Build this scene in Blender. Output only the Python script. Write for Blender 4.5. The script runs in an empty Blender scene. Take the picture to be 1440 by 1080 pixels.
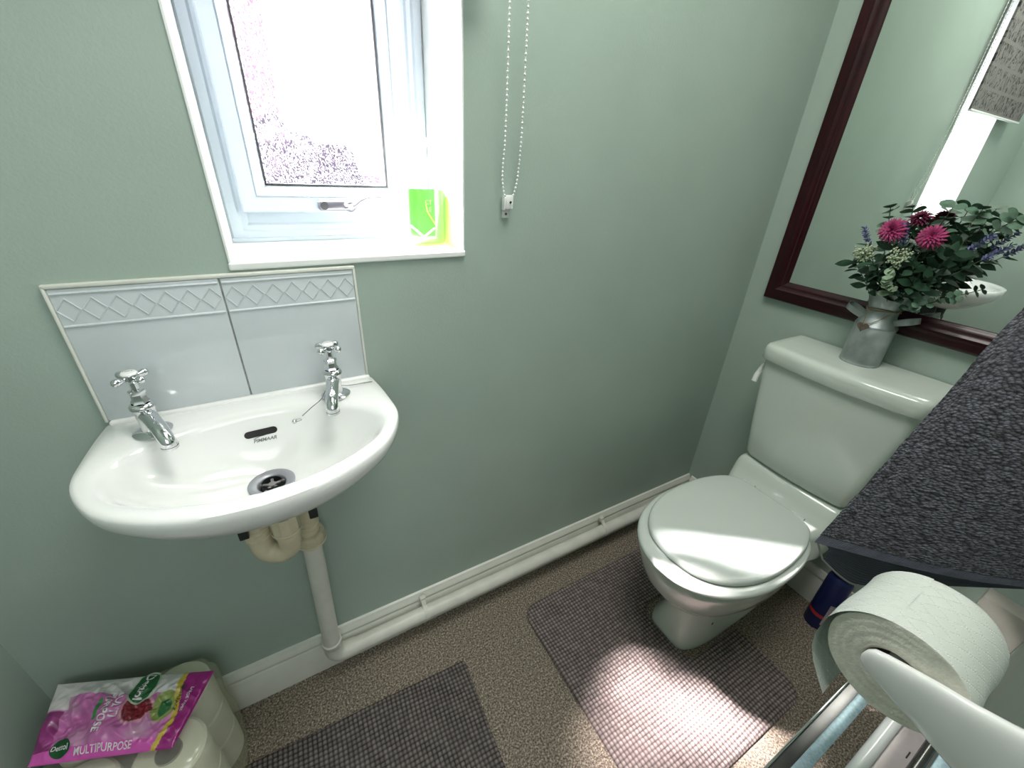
import bpy, bmesh, math, random
import numpy as np
from mathutils import Vector, Matrix, noise
from mathutils.bvhtree import BVHTree
random.seed(7)
PI = math.pi
SC = bpy.context.scene
COL = SC.collection

# ------------------------------------------------------------------ materials
def new_mat(name):
    m = bpy.data.materials.new(name); m.use_nodes = True
    nt = m.node_tree; nt.nodes.clear()
    out = nt.nodes.new('ShaderNodeOutputMaterial')
    return m, nt, out

def N(nt, kind, **kw):
    n = nt.nodes.new('ShaderNode' + kind)
    for k, v in kw.items():
        if k.startswith('i_'):
            n.inputs[k[2:].replace('_', ' ')].default_value = v
        else:
            setattr(n, k, v)
    return n

def L(nt, a, ao, b, bi):
    nt.links.new(a.outputs[ao], b.inputs[bi])

def ramp(nt, stops):
    r = nt.nodes.new('ShaderNodeValToRGB')
    e = r.color_ramp.elements
    while len(e) < len(stops): e.new(0.5)
    for el, (p, c) in zip(e, stops):
        el.position = p; el.color = (*c, 1)
    return r

def pbr(name, col, rough=0.5, metal=0.0, vary=0.0, vscale=20, bump=0.0, bscale=200, coat=0.0,
        spec=0.5, sub=0.0, trans=0.0, ior=1.45, detail=3, stretch=None):
    m, nt, out = new_mat(name)
    p = N(nt, 'BsdfPrincipled')
    p.inputs['Roughness'].default_value = rough
    p.inputs['Metallic'].default_value = metal
    p.inputs['Coat Weight'].default_value = coat
    p.inputs['Coat Roughness'].default_value = 0.05
    p.inputs['Specular IOR Level'].default_value = spec
    p.inputs['Transmission Weight'].default_value = trans
    p.inputs['IOR'].default_value = ior
    p.inputs['Subsurface Weight'].default_value = sub
    p.inputs['Subsurface Scale'].default_value = 0.01
    L(nt, p, 'BSDF', out, 'Surface')
    tc = N(nt, 'TexCoord')
    src = tc
    so = 'Object'
    if stretch:
        mp = N(nt, 'Mapping'); mp.inputs['Scale'].default_value = stretch
        L(nt, tc, 'Object', mp, 'Vector'); src = mp; so = 'Vector'
    no = N(nt, 'TexNoise', i_Scale=vscale, i_Detail=detail)
    L(nt, src, so, no, 'Vector')
    lo = tuple(max(0, c * (1 - vary)) for c in col); hi = tuple(min(1, c * (1 + vary)) for c in col)
    r = ramp(nt, [(0.3, lo), (0.7, hi)])
    L(nt, no, 'Fac', r, 'Fac'); L(nt, r, 'Color', p, 'Base Color')
    if bump:
        nb = N(nt, 'TexNoise', i_Scale=bscale, i_Detail=2.0)
        L(nt, src, so, nb, 'Vector')
        b = N(nt, 'Bump', i_Strength=bump, i_Distance=0.001)
        L(nt, nb, 'Fac', b, 'Height'); L(nt, b, 'Normal', p, 'Normal')
    return m

M = {}
WALLC = (0.345, 0.425, 0.372)
M['wall'] = pbr('sage_satin_paint', WALLC, 0.42, vary=0.03, vscale=6, bump=0.25, bscale=260, spec=0.4)
M['wall_white'] = pbr('white_paint_plaster', (0.80, 0.82, 0.80), 0.5, vary=0.02, vscale=8, bump=0.2, bscale=150)
M['gloss_white'] = pbr('white_gloss_woodwork', (0.66, 0.67, 0.61), 0.35, vary=0.05, vscale=12, bump=0.3, bscale=60)
M['upvc'] = pbr('white_window_plastic', (0.50, 0.56, 0.62), 0.3, vary=0.01, vscale=10)
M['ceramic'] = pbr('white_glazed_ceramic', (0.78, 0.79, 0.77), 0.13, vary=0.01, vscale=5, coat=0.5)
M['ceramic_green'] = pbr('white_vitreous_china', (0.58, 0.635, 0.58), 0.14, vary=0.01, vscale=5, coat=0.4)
M['seat'] = pbr('white_plastic_seat', (0.60, 0.65, 0.61), 0.22, vary=0.01, vscale=5, coat=0.2)
M['tile'] = pbr('white_glazed_tile', (0.56, 0.605, 0.625), 0.12, vary=0.015, vscale=9, coat=0.4, bump=0.08, bscale=25)
M['grout'] = pbr('white_sealant', (0.62, 0.63, 0.60), 0.6, vary=0.12, vscale=60)
M['grout_dark'] = pbr('dark_grout', (0.26, 0.27, 0.26), 0.8, vary=0.3, vscale=90)
M['chrome'] = pbr('polished_chrome', (0.72, 0.73, 0.75), 0.08, metal=1.0, vary=0.02, vscale=30)
M['grid'] = pbr('steel_grid', (0.22, 0.21, 0.21), 0.45, metal=0.3)
M['handle'] = pbr('satin_chrome', (0.20, 0.20, 0.23), 0.3, metal=0.9)
M['flange'] = pbr('dull_steel_flange', (0.36, 0.37, 0.40), 0.38, metal=0.6)
M['chrome_dark'] = pbr('dark_chrome', (0.30, 0.30, 0.32), 0.2, metal=1.0)
M['black'] = pbr('black_void', (0.006, 0.006, 0.006), 0.5)
M['black_plastic'] = pbr('black_plastic', (0.02, 0.022, 0.024), 0.4)
M['pipe'] = pbr('white_waste_plastic', (0.62, 0.62, 0.56), 0.38, vary=0.06, vscale=20, bump=0.2, bscale=90)
M['cream'] = pbr('aged_cream_plastic', (0.60, 0.54, 0.38), 0.4, vary=0.12, vscale=25)
M['burgundy'] = pbr('burgundy_lacquered_wood', (0.022, 0.0016, 0.004), 0.30, vary=0.25, vscale=18, coat=0.1, spec=0.35, bump=0.15, bscale=40)
M['zinc'] = pbr('galvanised_zinc', (0.42, 0.46, 0.46), 0.38, metal=0.85, vary=0.2, vscale=28, bump=0.15, bscale=60)
M['twine'] = pbr('jute_twine', (0.22, 0.17, 0.10), 0.9, vary=0.3, vscale=300, bump=0.6, bscale=600)
M['tag'] = pbr('rusty_tag', (0.11, 0.08, 0.06), 0.6, vary=0.4, vscale=120)
M['magenta'] = pbr('magenta_petal', (0.34, 0.035, 0.13), 0.6, vary=0.35, vscale=80)
M['deep_red'] = pbr('deep_red_petal', (0.13, 0.012, 0.045), 0.6, vary=0.3, vscale=80)
M['euca'] = pbr('grey_green_leaf', (0.085, 0.16, 0.105), 0.55, vary=0.35, vscale=60)
M['pale_leaf'] = pbr('pale_green_leaf', (0.22, 0.31, 0.20), 0.6, vary=0.25, vscale=60)
M['dark_leaf'] = pbr('dark_green_leaf', (0.022, 0.060, 0.032), 0.5, vary=0.4, vscale=60)
M['stem'] = pbr('green_stem', (0.05, 0.09, 0.04), 0.6, vary=0.2)
M['lavender'] = pbr('lavender_floret', (0.13, 0.14, 0.30), 0.7, vary=0.35, vscale=150)
M['cream_bud'] = pbr('cream_bud', (0.42, 0.48, 0.33), 0.7, vary=0.2, vscale=150)
M['paper_side'] = pbr('rolled_paper_edge', (0.66, 0.65, 0.57), 0.9, vary=0.08, vscale=90, bump=0.8, bscale=300, spec=0.1)
M['card'] = pbr('grey_cardboard', (0.30, 0.27, 0.24), 0.9, vary=0.1)
M['can_blue'] = pbr('dark_blue_enamel', (0.006, 0.011, 0.07), 0.35, vary=0.1)
M['can_red'] = pbr('red_band', (0.42, 0.03, 0.04), 0.4)
M['can_label'] = pbr('pale_label', (0.42, 0.38, 0.40), 0.6, vary=0.15, vscale=150)
M['bag_grey'] = pbr('crumpled_mauve_plastic', (0.30, 0.25, 0.26), 0.35, vary=0.2, vscale=30)
M['ink_grey'] = pbr('grey_ink', (0.16, 0.17, 0.18), 0.5)
M['ink_white'] = pbr('white_ink', (0.80, 0.78, 0.80), 0.5)
M['ink_dark'] = pbr('dark_ink', (0.06, 0.06, 0.06), 0.6)
M['mirror'] = pbr('silvered_glass', (0.86, 0.90, 0.86), 0.012, metal=1.0)
M['ceil'] = pbr('ceiling_white', (0.75, 0.76, 0.73), 0.8, vary=0.02)
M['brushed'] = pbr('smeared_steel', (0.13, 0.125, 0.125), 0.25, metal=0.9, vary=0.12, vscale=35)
M['sky_reflection'] = pbr('painted_sky_reflection', (0.33, 0.45, 0.50), 0.35, metal=0.3, vary=0.18, vscale=260, detail=4)  # pale blue colour stands in for window sky mirrored in chrome
M['mauve_steel'] = pbr('mauve_grey_steel', (0.42, 0.37, 0.37), 0.35, metal=0.2, vary=0.08, vscale=30)
M['door_white'] = pbr('white_door_paint', (0.72, 0.73, 0.70), 0.4)
M['rubber'] = pbr('dark_rubber', (0.015, 0.02, 0.04), 0.6)

def quilt_paper():
    m, nt, out = new_mat('quilted_paper')
    p = N(nt, 'BsdfPrincipled', i_Roughness=0.9)
    p.inputs['Specular IOR Level'].default_value = 0.1
    L(nt, p, 'BSDF', out, 'Surface')
    uv = N(nt, 'UVMap')
    # two families of diagonal dotted lines
    hs = []
    for a in (0.62, -0.62):
        mp = N(nt, 'Mapping'); mp.inputs['Rotation'].default_value = (0, 0, a)
        L(nt, uv, 'UV', mp, 'Vector')
        sx = N(nt, 'SeparateXYZ'); L(nt, mp, 'Vector', sx, 'Vector')
        def cyc(axis, freq, w):
            mu = N(nt, 'Math', operation='MULTIPLY'); mu.inputs[1].default_value = freq; L(nt, sx, axis, mu, 0)
            fr = N(nt, 'Math', operation='FRACT'); L(nt, mu, 0, fr, 0)
            su = N(nt, 'Math', operation='SUBTRACT'); su.inputs[1].default_value = 0.5; L(nt, fr, 0, su, 0)
            ab = N(nt, 'Math', operation='ABSOLUTE'); L(nt, su, 0, ab, 0)
            mr = N(nt, 'MapRange'); mr.inputs['From Min'].default_value = 0; mr.inputs['From Max'].default_value = w
            mr.inputs['To Min'].default_value = 1; mr.inputs['To Max'].default_value = 0
            L(nt, ab, 0, mr, 'Value'); return mr
        l = cyc('X', 1 / 0.0135, 0.055); d = cyc('Y', 1 / 0.0026, 0.42)
        mm = N(nt, 'Math', operation='MULTIPLY'); L(nt, l, 0, mm, 0); L(nt, d, 0, mm, 1); hs.append(mm)
    mx = N(nt, 'Math', operation='MAXIMUM'); L(nt, hs[0], 0, mx, 0); L(nt, hs[1], 0, mx, 1)
    r = ramp(nt, [(0.0, (0.56, 0.60, 0.555)), (1.0, (0.95, 0.97, 0.94))]); L(nt, mx, 0, r, 'Fac'); L(nt, r, 'Color', p, 'Base Color')
    no = N(nt, 'TexNoise', i_Scale=700); L(nt, uv, 'UV', no, 'Vector')
    ad = N(nt, 'Math', operation='MULTIPLY_ADD'); ad.inputs[1].default_value = 0.25; L(nt, no, 'Fac', ad, 0); L(nt, mx, 0, ad, 2)
    b = N(nt, 'Bump', i_Strength=0.8, i_Distance=0.001); L(nt, ad, 0, b, 'Height'); L(nt, b, 'Normal', p, 'Normal')
    return m
M['paper'] = quilt_paper()

def floor_mat():
    m, nt, out = new_mat('speckled_beige_floor')
    p = N(nt, 'BsdfPrincipled', i_Roughness=0.75); p.inputs['Specular IOR Level'].default_value = 0.25
    L(nt, p, 'BSDF', out, 'Surface')
    tc = N(nt, 'TexCoord')
    n1 = N(nt, 'TexNoise', i_Scale=210.0, i_Detail=3.0, i_Roughness=0.75); L(nt, tc, 'Object', n1, 'Vector')
    r1 = ramp(nt, [(0.36, (0.060, 0.050, 0.040)), (0.5, (0.19, 0.165, 0.135)), (0.64, (0.46, 0.41, 0.34))]); L(nt, n1, 'Fac', r1, 'Fac')
    n2 = N(nt, 'TexVoronoi', i_Scale=420.0); L(nt, tc, 'Object', n2, 'Vector')
    r2 = ramp(nt, [(0.0, (0.62, 0.6, 0.56)), (1.0, (1.2, 1.15, 1.1))]); L(nt, n2, 'Color', r2, 'Fac')
    mx = N(nt, 'Mix', data_type='RGBA', blend_type='MULTIPLY'); mx.inputs['Factor'].default_value = 0.8
    nt.links.new(r1.outputs['Color'], mx.inputs[6]); nt.links.new(r2.outputs['Color'], mx.inputs[7])
    nt.links.new(mx.outputs[2], p.inputs['Base Color'])
    b = N(nt, 'Bump', i_Strength=0.5, i_Distance=0.001); L(nt, n1, 'Fac', b, 'Height'); L(nt, b, 'Normal', p, 'Normal')
    return m
M['floor'] = floor_mat()

def attr_mat(name, rough, bump=0.0, bscale=400, coat=0.0, spec=0.3, vor=False, tr=0.0):
    m, nt, out = new_mat(name)
    p = N(nt, 'BsdfPrincipled', i_Roughness=rough); p.inputs['Specular IOR Level'].default_value = spec
    p.inputs['Coat Weight'].default_value = coat
    L(nt, p, 'BSDF', out, 'Surface')
    a = N(nt, 'Attribute', attribute_name='Col'); L(nt, a, 'Color', p, 'Base Color')
    if bump:
        tc = N(nt, 'TexCoord')
        nb = N(nt, 'TexVoronoi' if vor else 'TexNoise', i_Scale=bscale); L(nt, tc, 'Object', nb, 'Vector')
        b = N(nt, 'Bump', i_Strength=bump, i_Distance=0.002 if vor else 0.001)
        L(nt, nb, 'Distance' if vor else 'Fac', b, 'Height'); L(nt, b, 'Normal', p, 'Normal')
    return m
M['rug'] = attr_mat('chenille_pile', 0.95, bump=0.6, bscale=900, spec=0.1)
M['film'] = attr_mat('printed_plastic_film', 0.28, coat=0.3, spec=0.5, bump=0.35, bscale=45)

def towel_mat():
    m, nt, out = new_mat('charcoal_terry')
    p = N(nt, 'BsdfPrincipled', i_Roughness=1.0); p.inputs['Specular IOR Level'].default_value = 0.05
    p.inputs['Sheen Weight'].default_value = 0.25; p.inputs['Sheen Roughness'].default_value = 0.6
    L(nt, p, 'BSDF', out, 'Surface')
    uv = N(nt, 'UVMap')
    wn = N(nt, 'TexNoise', i_Scale=60.0); L(nt, uv, 'UV', wn, 'Vector')
    v = N(nt, 'TexVoronoi', i_Scale=250.0, i_Randomness=0.9); L(nt, uv, 'UV', v, 'Vector')
    r = ramp(nt, [(0.0, (0.130, 0.133, 0.160)), (0.42, (0.062, 0.064, 0.080)), (0.78, (0.012, 0.012, 0.017))]); L(nt, v, 'Distance', r, 'Fac')
    v2 = N(nt, 'TexNoise', i_Scale=90.0, i_Detail=4.0); L(nt, uv, 'UV', v2, 'Vector')
    r2 = ramp(nt, [(0.35, (0.55, 0.55, 0.55)), (0.65, (1.3, 1.3, 1.3))]); L(nt, v2, 'Fac', r2, 'Fac')
    mx = N(nt, 'Mix', data_type='RGBA', blend_type='MULTIPLY'); mx.inputs['Factor'].default_value = 1.0
    nt.links.new(r.outputs['Color'], mx.inputs[6]); nt.links.new(r2.outputs['Color'], mx.inputs[7])
    nt.links.new(mx.outputs[2], p.inputs['Base Color'])
    b = N(nt, 'Bump', i_Strength=1.0, i_Distance=0.003, invert=True); L(nt, v, 'Distance', b, 'Height'); L(nt, b, 'Normal', p, 'Normal')
    return m
M['terry'] = towel_mat()
def band_mat():
    m, nt, out = new_mat('charcoal_woven_band')
    p = N(nt, 'BsdfPrincipled', i_Roughness=0.85); p.inputs['Specular IOR Level'].default_value = 0.1
    L(nt, p, 'BSDF', out, 'Surface')
    uv = N(nt, 'UVMap')
    w = N(nt, 'TexWave', i_Scale=110.0, i_Distortion=0.4, bands_direction='Y'); L(nt, uv, 'UV', w, 'Vector')
    r = ramp(nt, [(0.0, (0.062, 0.066, 0.085)), (1.0, (0.095, 0.102, 0.13))]); L(nt, w, 'Fac', r, 'Fac'); L(nt, r, 'Color', p, 'Base Color')
    b = N(nt, 'Bump', i_Strength=0.4, i_Distance=0.001); L(nt, w, 'Fac', b, 'Height'); L(nt, b, 'Normal', p, 'Normal')
    return m
M['band'] = band_mat()

def script_fabric():
    m, nt, out = new_mat('script_print_linen')
    p = N(nt, 'BsdfPrincipled', i_Roughness=0.9)
    L(nt, p, 'BSDF', out, 'Surface')
    tc = N(nt, 'TexCoord')
    mp = N(nt, 'Mapping'); mp.inputs['Scale'].default_value = (34, 1, 17); mp.inputs['Rotation'].default_value = (0, 0.12, 0)
    L(nt, tc, 'Object', mp, 'Vector')
    n = N(nt, 'TexNoise', i_Scale=1.0, i_Detail=1.0, i_Distortion=1.8); L(nt, mp, 'Vector', n, 'Vector')
    r = ramp(nt, [(0.44, (0, 0, 0)), (0.485, (1, 1, 1)), (0.515, (1, 1, 1)), (0.56, (0, 0, 0))]); L(nt, n, 'Fac', r, 'Fac')
    # rows of writing
    sx = N(nt, 'SeparateXYZ'); L(nt, tc, 'Object', sx, 'Vector')
    mu = N(nt, 'Math', operation='MULTIPLY'); mu.inputs[1].default_value = 15.0; L(nt, sx, 'Z', mu, 0)
    fr = N(nt, 'Math', operation='FRACT'); L(nt, mu, 0, fr, 0)
    gt = N(nt, 'Math', operation='GREATER_THAN'); gt.inputs[1].default_value = 0.16; L(nt, fr, 0, gt, 0)
    ml = N(nt, 'Math', operation='MULTIPLY'); L(nt, r, 'Color', ml, 0); L(nt, gt, 0, ml, 1)
    n2 = N(nt, 'TexNoise', i_Scale=400.0); L(nt, tc, 'Object', n2, 'Vector')
    r2 = ramp(nt, [(0.3, (0.12, 0.115, 0.11)), (0.7, (0.23, 0.22, 0.21))]); L(nt, n2, 'Fac', r2, 'Fac')
    mx = N(nt, 'Mix', data_type='RGBA'); L(nt, ml, 0, mx, 'Factor')
    nt.links.new(r2.outputs['Color'], mx.inputs[6]); mx.inputs[7].default_value = (0.03, 0.027, 0.027, 1)
    nt.links.new(mx.outputs[2], p.inputs['Base Color'])
    return m
M['script'] = script_fabric()

def pattern_glass():
    m, nt, out = new_mat('patterned_obscure_glass')
    tc = N(nt, 'TexCoord')
    mp = N(nt, 'Mapping'); mp.inputs['Scale'].default_value = (1, 0.001, 0.75); mp.inputs['Rotation'].default_value = (0, 0.35, 0)
    L(nt, tc, 'Object', mp, 'Vector')
    n = N(nt, 'TexNoise', i_Scale=190.0, i_Detail=1.5, i_Distortion=1.3); L(nt, mp, 'Vector', n, 'Vector')
    r = ramp(nt, [(0.43, (0, 0, 0)), (0.5, (1, 1, 1)), (0.57, (0, 0, 0))]); L(nt, n, 'Fac', r, 'Fac')
    b = N(nt, 'Bump', i_Strength=1.0, i_Distance=0.004); L(nt, r, 'Color', b, 'Height')
    rf = N(nt, 'BsdfRefraction', i_Roughness=0.06, i_IOR=1.35); L(nt, b, 'Normal', rf, 'Normal')
    tr = N(nt, 'BsdfTransparent')
    cr = ramp(nt, [(0.0, (0.90, 0.89, 0.91)), (0.6, (1, 1, 1))]); L(nt, r, 'Color', cr, 'Fac'); L(nt, cr, 'Color', tr, 'Color')
    fm = N(nt, 'Math', operation='MULTIPLY'); fm.inputs[1].default_value = 0.42; L(nt, r, 'Color', fm, 0)
    mx = N(nt, 'MixShader'); L(nt, fm, 0, mx, 0); L(nt, tr, 0, mx, 1); L(nt, rf, 0, mx, 2)
    gl = N(nt, 'BsdfGlossy', i_Roughness=0.1); L(nt, b, 'Normal', gl, 'Normal')
    m2 = N(nt, 'MixShader'); m2.inputs[0].default_value = 0.03; L(nt, mx, 0, m2, 1); L(nt, gl, 0, m2, 2)
    L(nt, m2, 0, out, 'Surface')
    return m
M['glass'] = pattern_glass()

def clear_mix(name, col, opac, rough=0.15, gloss=0.12, transl=0.0, tcol=None):
    m, nt, out = new_mat(name)
    tr = N(nt, 'BsdfTransparent'); tr.inputs['Color'].default_value = (*(tcol or col), 1)
    no = N(nt, 'TexNoise', i_Scale=35.0, i_Detail=3.0)
    tc = N(nt, 'TexCoord'); L(nt, tc, 'Object', no, 'Vector')
    r = ramp(nt, [(0.35, tuple(c * 0.85 for c in col)), (0.65, col)]); L(nt, no, 'Fac', r, 'Fac')
    df = N(nt, 'BsdfTranslucent' if transl else 'BsdfDiffuse'); L(nt, r, 'Color', df, 'Color')
    gl = N(nt, 'BsdfGlossy', i_Roughness=rough)
    a = N(nt, 'MixShader'); a.inputs[0].default_value = opac; L(nt, tr, 0, a, 1); L(nt, df, 0, a, 2)
    b = N(nt, 'MixShader'); b.inputs[0].default_value = gloss; L(nt, a, 0, b, 1); L(nt, gl, 0, b, 2)
    L(nt, b, 0, out, 'Surface')
    return m
M['poly_bag'] = clear_mix('yellowish_polythene', (0.96, 0.96, 0.85), 0.20, 0.22, 0.08)
M['clear_film'] = clear_mix('clear_plastic', (0.92, 0.97, 0.93), 0.12, 0.08, 0.12)
M['green_soap'] = clear_mix('green_liquid_soap', (0.05, 0.24, 0.008), 0.30, 0.1, 0.04, transl=1, tcol=(0.27, 0.60, 0.04))

# ------------------------------------------------------------------ mesh helpers
def link(o, parent=None):
    COL.objects.link(o)
    if parent is not None: o.parent = parent
    return o

def tag(o, label=None, cat=None, group=None, kind=None):
    if label: o['label'] = label
    if cat: o['category'] = cat
    if group: o['group'] = group
    if kind: o['kind'] = kind
    return o

def thing(name, label, cat, loc, group=None):
    o = bpy.data.objects.new(name, None); o.empty_display_size = 0.05
    COL.objects.link(o); o.location = loc
    return tag(o, label, cat, group)

def obj(name, bm, mat, parent=None, smooth=True, angle=40):
    """bm given in WORLD coordinates; under a parent Empty the vertices are made local"""
    me = bpy.data.meshes.new(name)
    bmesh.ops.recalc_face_normals(bm, faces=bm.faces) if smooth != 'keep' else None
    bm.to_mesh(me); bm.free()
    return finish(name, me, mat, parent, smooth, angle)

def root_loc(p):
    v = Vector((0, 0, 0))
    while p is not None: v += p.location; p = p.parent
    return v

def finish(name, me, mat, parent=None, smooth=True, angle=40):
    mats = mat if isinstance(mat, (list, tuple)) else [mat]
    for m_ in mats: me.materials.append(m_)
    if smooth:
        me.polygons.foreach_set('use_smooth', [True] * len(me.polygons))
        if angle < 180: me.set_sharp_from_angle(angle=math.radians(angle))
    o = bpy.data.objects.new(name, me)
    link(o, parent)
    if parent is not None:
        me.transform(Matrix.Translation(-root_loc(parent)))
    else:
        # origin at the base centre of the mesh
        vs = np.empty(len(me.vertices) * 3); me.vertices.foreach_get('co', vs); vs = vs.reshape(-1, 3)
        c = Vector(((vs[:, 0].min() + vs[:, 0].max()) / 2, (vs[:, 1].min() + vs[:, 1].max()) / 2, vs[:, 2].min()))
        me.transform(Matrix.Translation(-c)); o.location = c
    return o

def B(): return bmesh.new()

def add_box(bm, a, b, bev=0.0, seg=2, rot=None, piv=None):
    a = Vector(a); b = Vector(b); c = (a + b) / 2; d = b - a
    t = bmesh.new()
    bmesh.ops.create_cube(t, size=1)
    bmesh.ops.scale(t, vec=(abs(d.x), abs(d.y), abs(d.z)), verts=t.verts)
    if bev: bmesh.ops.bevel(t, geom=t.edges[:], offset=bev, segments=seg, profile=0.5, affect='EDGES')
    bmesh.ops.translate(t, vec=c, verts=t.verts)
    if rot is not None:
        pv = Vector(piv) if piv is not None else c
        bmesh.ops.rotate(t, cent=pv, matrix=rot, verts=t.verts)
    merge(bm, t)

def merge(bm, t):
    me = bpy.data.meshes.new('tmp'); t.to_mesh(me); t.free(); bm.from_mesh(me); bpy.data.meshes.remove(me)

def frame_of(d):
    d = d.normalized()
    up = Vector((0, 0, 1)) if abs(d.z) < 0.95 else Vector((1, 0, 0))
    x = d.cross(up).normalized(); y = x.cross(d).normalized()
    return x, y

def add_tube(bm, pts, r, n=12, cap=True, sx=1.0, sy=1.0):
    pts = [Vector(p) for p in pts]
    rs = r if isinstance(r, (list, tuple)) else [r] * len(pts)
    rings = []; px = None
    for i, p in enumerate(pts):
        if i == 0: d = pts[1] - pts[0]
        elif i == len(pts) - 1: d = pts[-1] - pts[-2]
        else: d = (pts[i + 1] - p).normalized() + (p - pts[i - 1]).normalized()
        d.normalize()
        if px is None: x, y = frame_of(d)
        else:
            x = (px - d * px.dot(d)).normalized(); y = d.cross(x)
        px = x
        y = d.cross(x).normalized()
        rings.append([bm.verts.new(p + (x * math.cos(2 * PI * k / n) * sx + y * math.sin(2 * PI * k / n) * sy) * rs[i]) for k in range(n)])
    for a, b in zip(rings, rings[1:]):
        for k in range(n):
            bm.faces.new((a[k], a[(k + 1) % n], b[(k + 1) % n], b[k]))
    if cap:
        bm.faces.new(rings[0][::-1]); bm.faces.new(rings[-1])

def add_lathe(bm, prof, n=32, origin=(0, 0, 0), axis=(0, 0, 1), cap0=False, cap1=False, sx=1, sy=1):
    """prof list of (r, h) along axis"""
    o = Vector(origin); ax = Vector(axis).normalized(); x, y = frame_of(ax)
    if abs(ax.z) > 0.999: x, y = Vector((1, 0, 0)), Vector((0, 1, 0))
    rings = []
    for r, h in prof:
        rings.append([bm.verts.new(o + ax * h + (x * math.cos(2 * PI * k / n) * sx + y * math.sin(2 * PI * k / n) * sy) * max(r, 1e-5)) for k in range(n)])
    for a, b in zip(rings, rings[1:]):
        for k in range(n): bm.faces.new((a[k], a[(k + 1) % n], b[(k + 1) % n], b[k]))
    if cap0: bm.faces.new(rings[0][::-1])
    if cap1: bm.faces.new(rings[-1])
    return rings

def add_loft(bm, loops, closed=True, cap0=True, cap1=True):
    rings = [[bm.verts.new(Vector(p)) for p in lp] for lp in loops]
    n = len(rings[0])
    for a, b in zip(rings, rings[1:]):
        for k in range(n if closed else n - 1):
            bm.faces.new((a[k], a[(k + 1) % n], b[(k + 1) % n], b[k]))
    if cap0: bm.faces.new(rings[0][::-1])
    if cap1: bm.faces.new(rings[-1])
    return rings

def add_prism(bm, poly, off):
    off = Vector(off)
    add_loft(bm, [[Vector(p) for p in poly], [Vector(p) + off for p in poly]])

def catmull(pts, per=8, closed=False):
    P = [Vector(p) for p in pts]; n = len(P); out = []
    rng = range(n if closed else n - 1)
    for i in rng:
        if closed: p0, p1, p2, p3 = P[(i - 1) % n], P[i], P[(i + 1) % n], P[(i + 2) % n]
        else: p0, p1, p2, p3 = P[max(i - 1, 0)], P[i], P[i + 1], P[min(i + 2, n - 1)]
        for k in range(per):
            t = k / per
            out.append(0.5 * ((2 * p1) + (p2 - p0) * t + (2 * p0 - 5 * p1 + 4 * p2 - p3) * t * t + (3 * p1 - p0 - 3 * p2 + p3) * t ** 3))
    if not closed: out.append(P[-1])
    return out

def grid_mesh(name, X, Y, Z, col=None, uv=None, mask=None):
    h, w = X.shape
    v = np.stack([X, Y, Z], -1).reshape(-1, 3)
    idx = np.arange(h * w).reshape(h, w)
    f = np.stack([idx[:-1, :-1], idx[:-1, 1:], idx[1:, 1:], idx[1:, :-1]], -1).reshape(-1, 4)
    if mask is not None:
        mk = mask.reshape(-1)
        keep = mk[f].all(1); f = f[keep]
        used = np.unique(f); rem = -np.ones(len(v), int); rem[used] = np.arange(len(used)); v = v[used]; f = rem[f]
        if col is not None: col = col.reshape(-1, 3)[used]
        if uv is not None: uv = uv.reshape(-1, 2)[used]
    me = bpy.data.meshes.new(name)
    me.from_pydata(v.tolist(), [], f.tolist())
    if col is not None:
        a = me.color_attributes.new('Col', 'FLOAT_COLOR', 'POINT')
        c = np.ones((len(v), 4)); c[:, :3] = col.reshape(-1, 3); a.data.foreach_set('color', c.reshape(-1))
    if uv is not None:
        ul = me.uv_layers.new(name='UVMap')
        li = np.empty(len(me.loops), int); me.loops.foreach_get('vertex_index', li)
        ul.data.foreach_set('uv', uv.reshape(-1, 2)[li].reshape(-1))
    return me

def text_bm(body, size=0.01, bold=0.0, sub=0, spacing=1.0, shear=0.0):
    c = bpy.data.curves.new('txt', 'FONT'); c.body = body; c.size = size
    c.align_x = 'CENTER'; c.align_y = 'CENTER'; c.offset = bold; c.resolution_u = 3; c.space_character = spacing; c.shear = shear
    o = bpy.data.objects.new('txt', c); COL.objects.link(o)
    dg = bpy.context.evaluated_depsgraph_get()
    me = bpy.data.meshes.new_from_object(o.evaluated_get(dg))
    bm = bmesh.new(); bm.from_mesh(me)
    bpy.data.objects.remove(o); bpy.data.curves.remove(c); bpy.data.meshes.remove(me)
    bmesh.ops.triangulate(bm, faces=bm.faces)
    for _ in range(sub):
        es = [e for e in bm.edges if e.calc_length() > 0.0016]
        if not es: break
        bmesh.ops.subdivide_edges(bm, edges=es, cuts=1, use_grid_fill=False)
        bmesh.ops.triangulate(bm, faces=bm.faces)
    return bm

def bvh_of(o):
    bm = bmesh.new(); bm.from_mesh(o.data)
    mw = Matrix.Translation(root_loc(o) if o.parent else o.location)
    bm.transform(mw)
    t = BVHTree.FromBMesh(bm); bm.free(); return t

def project(bm, tree, frm, d, eps=0.0006):
    """verts of bm given in a local plane by frm(x,y)->world start; cast along d on tree"""
    d = Vector(d).normalized()
    for v in bm.verts:
        s = frm(v.co.x, v.co.y)
        loc, nor, _, _ = tree.ray_cast(s, d)
        if loc is None: v.co = s; continue
        if nor.dot(d) > 0: nor = -nor
        v.co = loc + nor * eps

def disc_bm(rx, ry, n=32):
    bm = bmesh.new()
    c = bm.verts.new((0, 0, 0)); rings = [c]
    prev = None
    for q in (0.1, 0.2, 0.3, 0.4, 0.5, 0.6, 0.7, 0.8, 0.9, 1.0):
        ring = [bm.verts.new((math.cos(2 * PI * k / n) * rx * q, math.sin(2 * PI * k / n) * ry * q, 0)) for k in range(n)]
        for k in range(n):
            if prev is None: bm.faces.new((c, ring[k], ring[(k + 1) % n]))
            else: bm.faces.new((prev[k], ring[k], ring[(k + 1) % n], prev[(k + 1) % n]))
        prev = ring
    return bm

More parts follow.
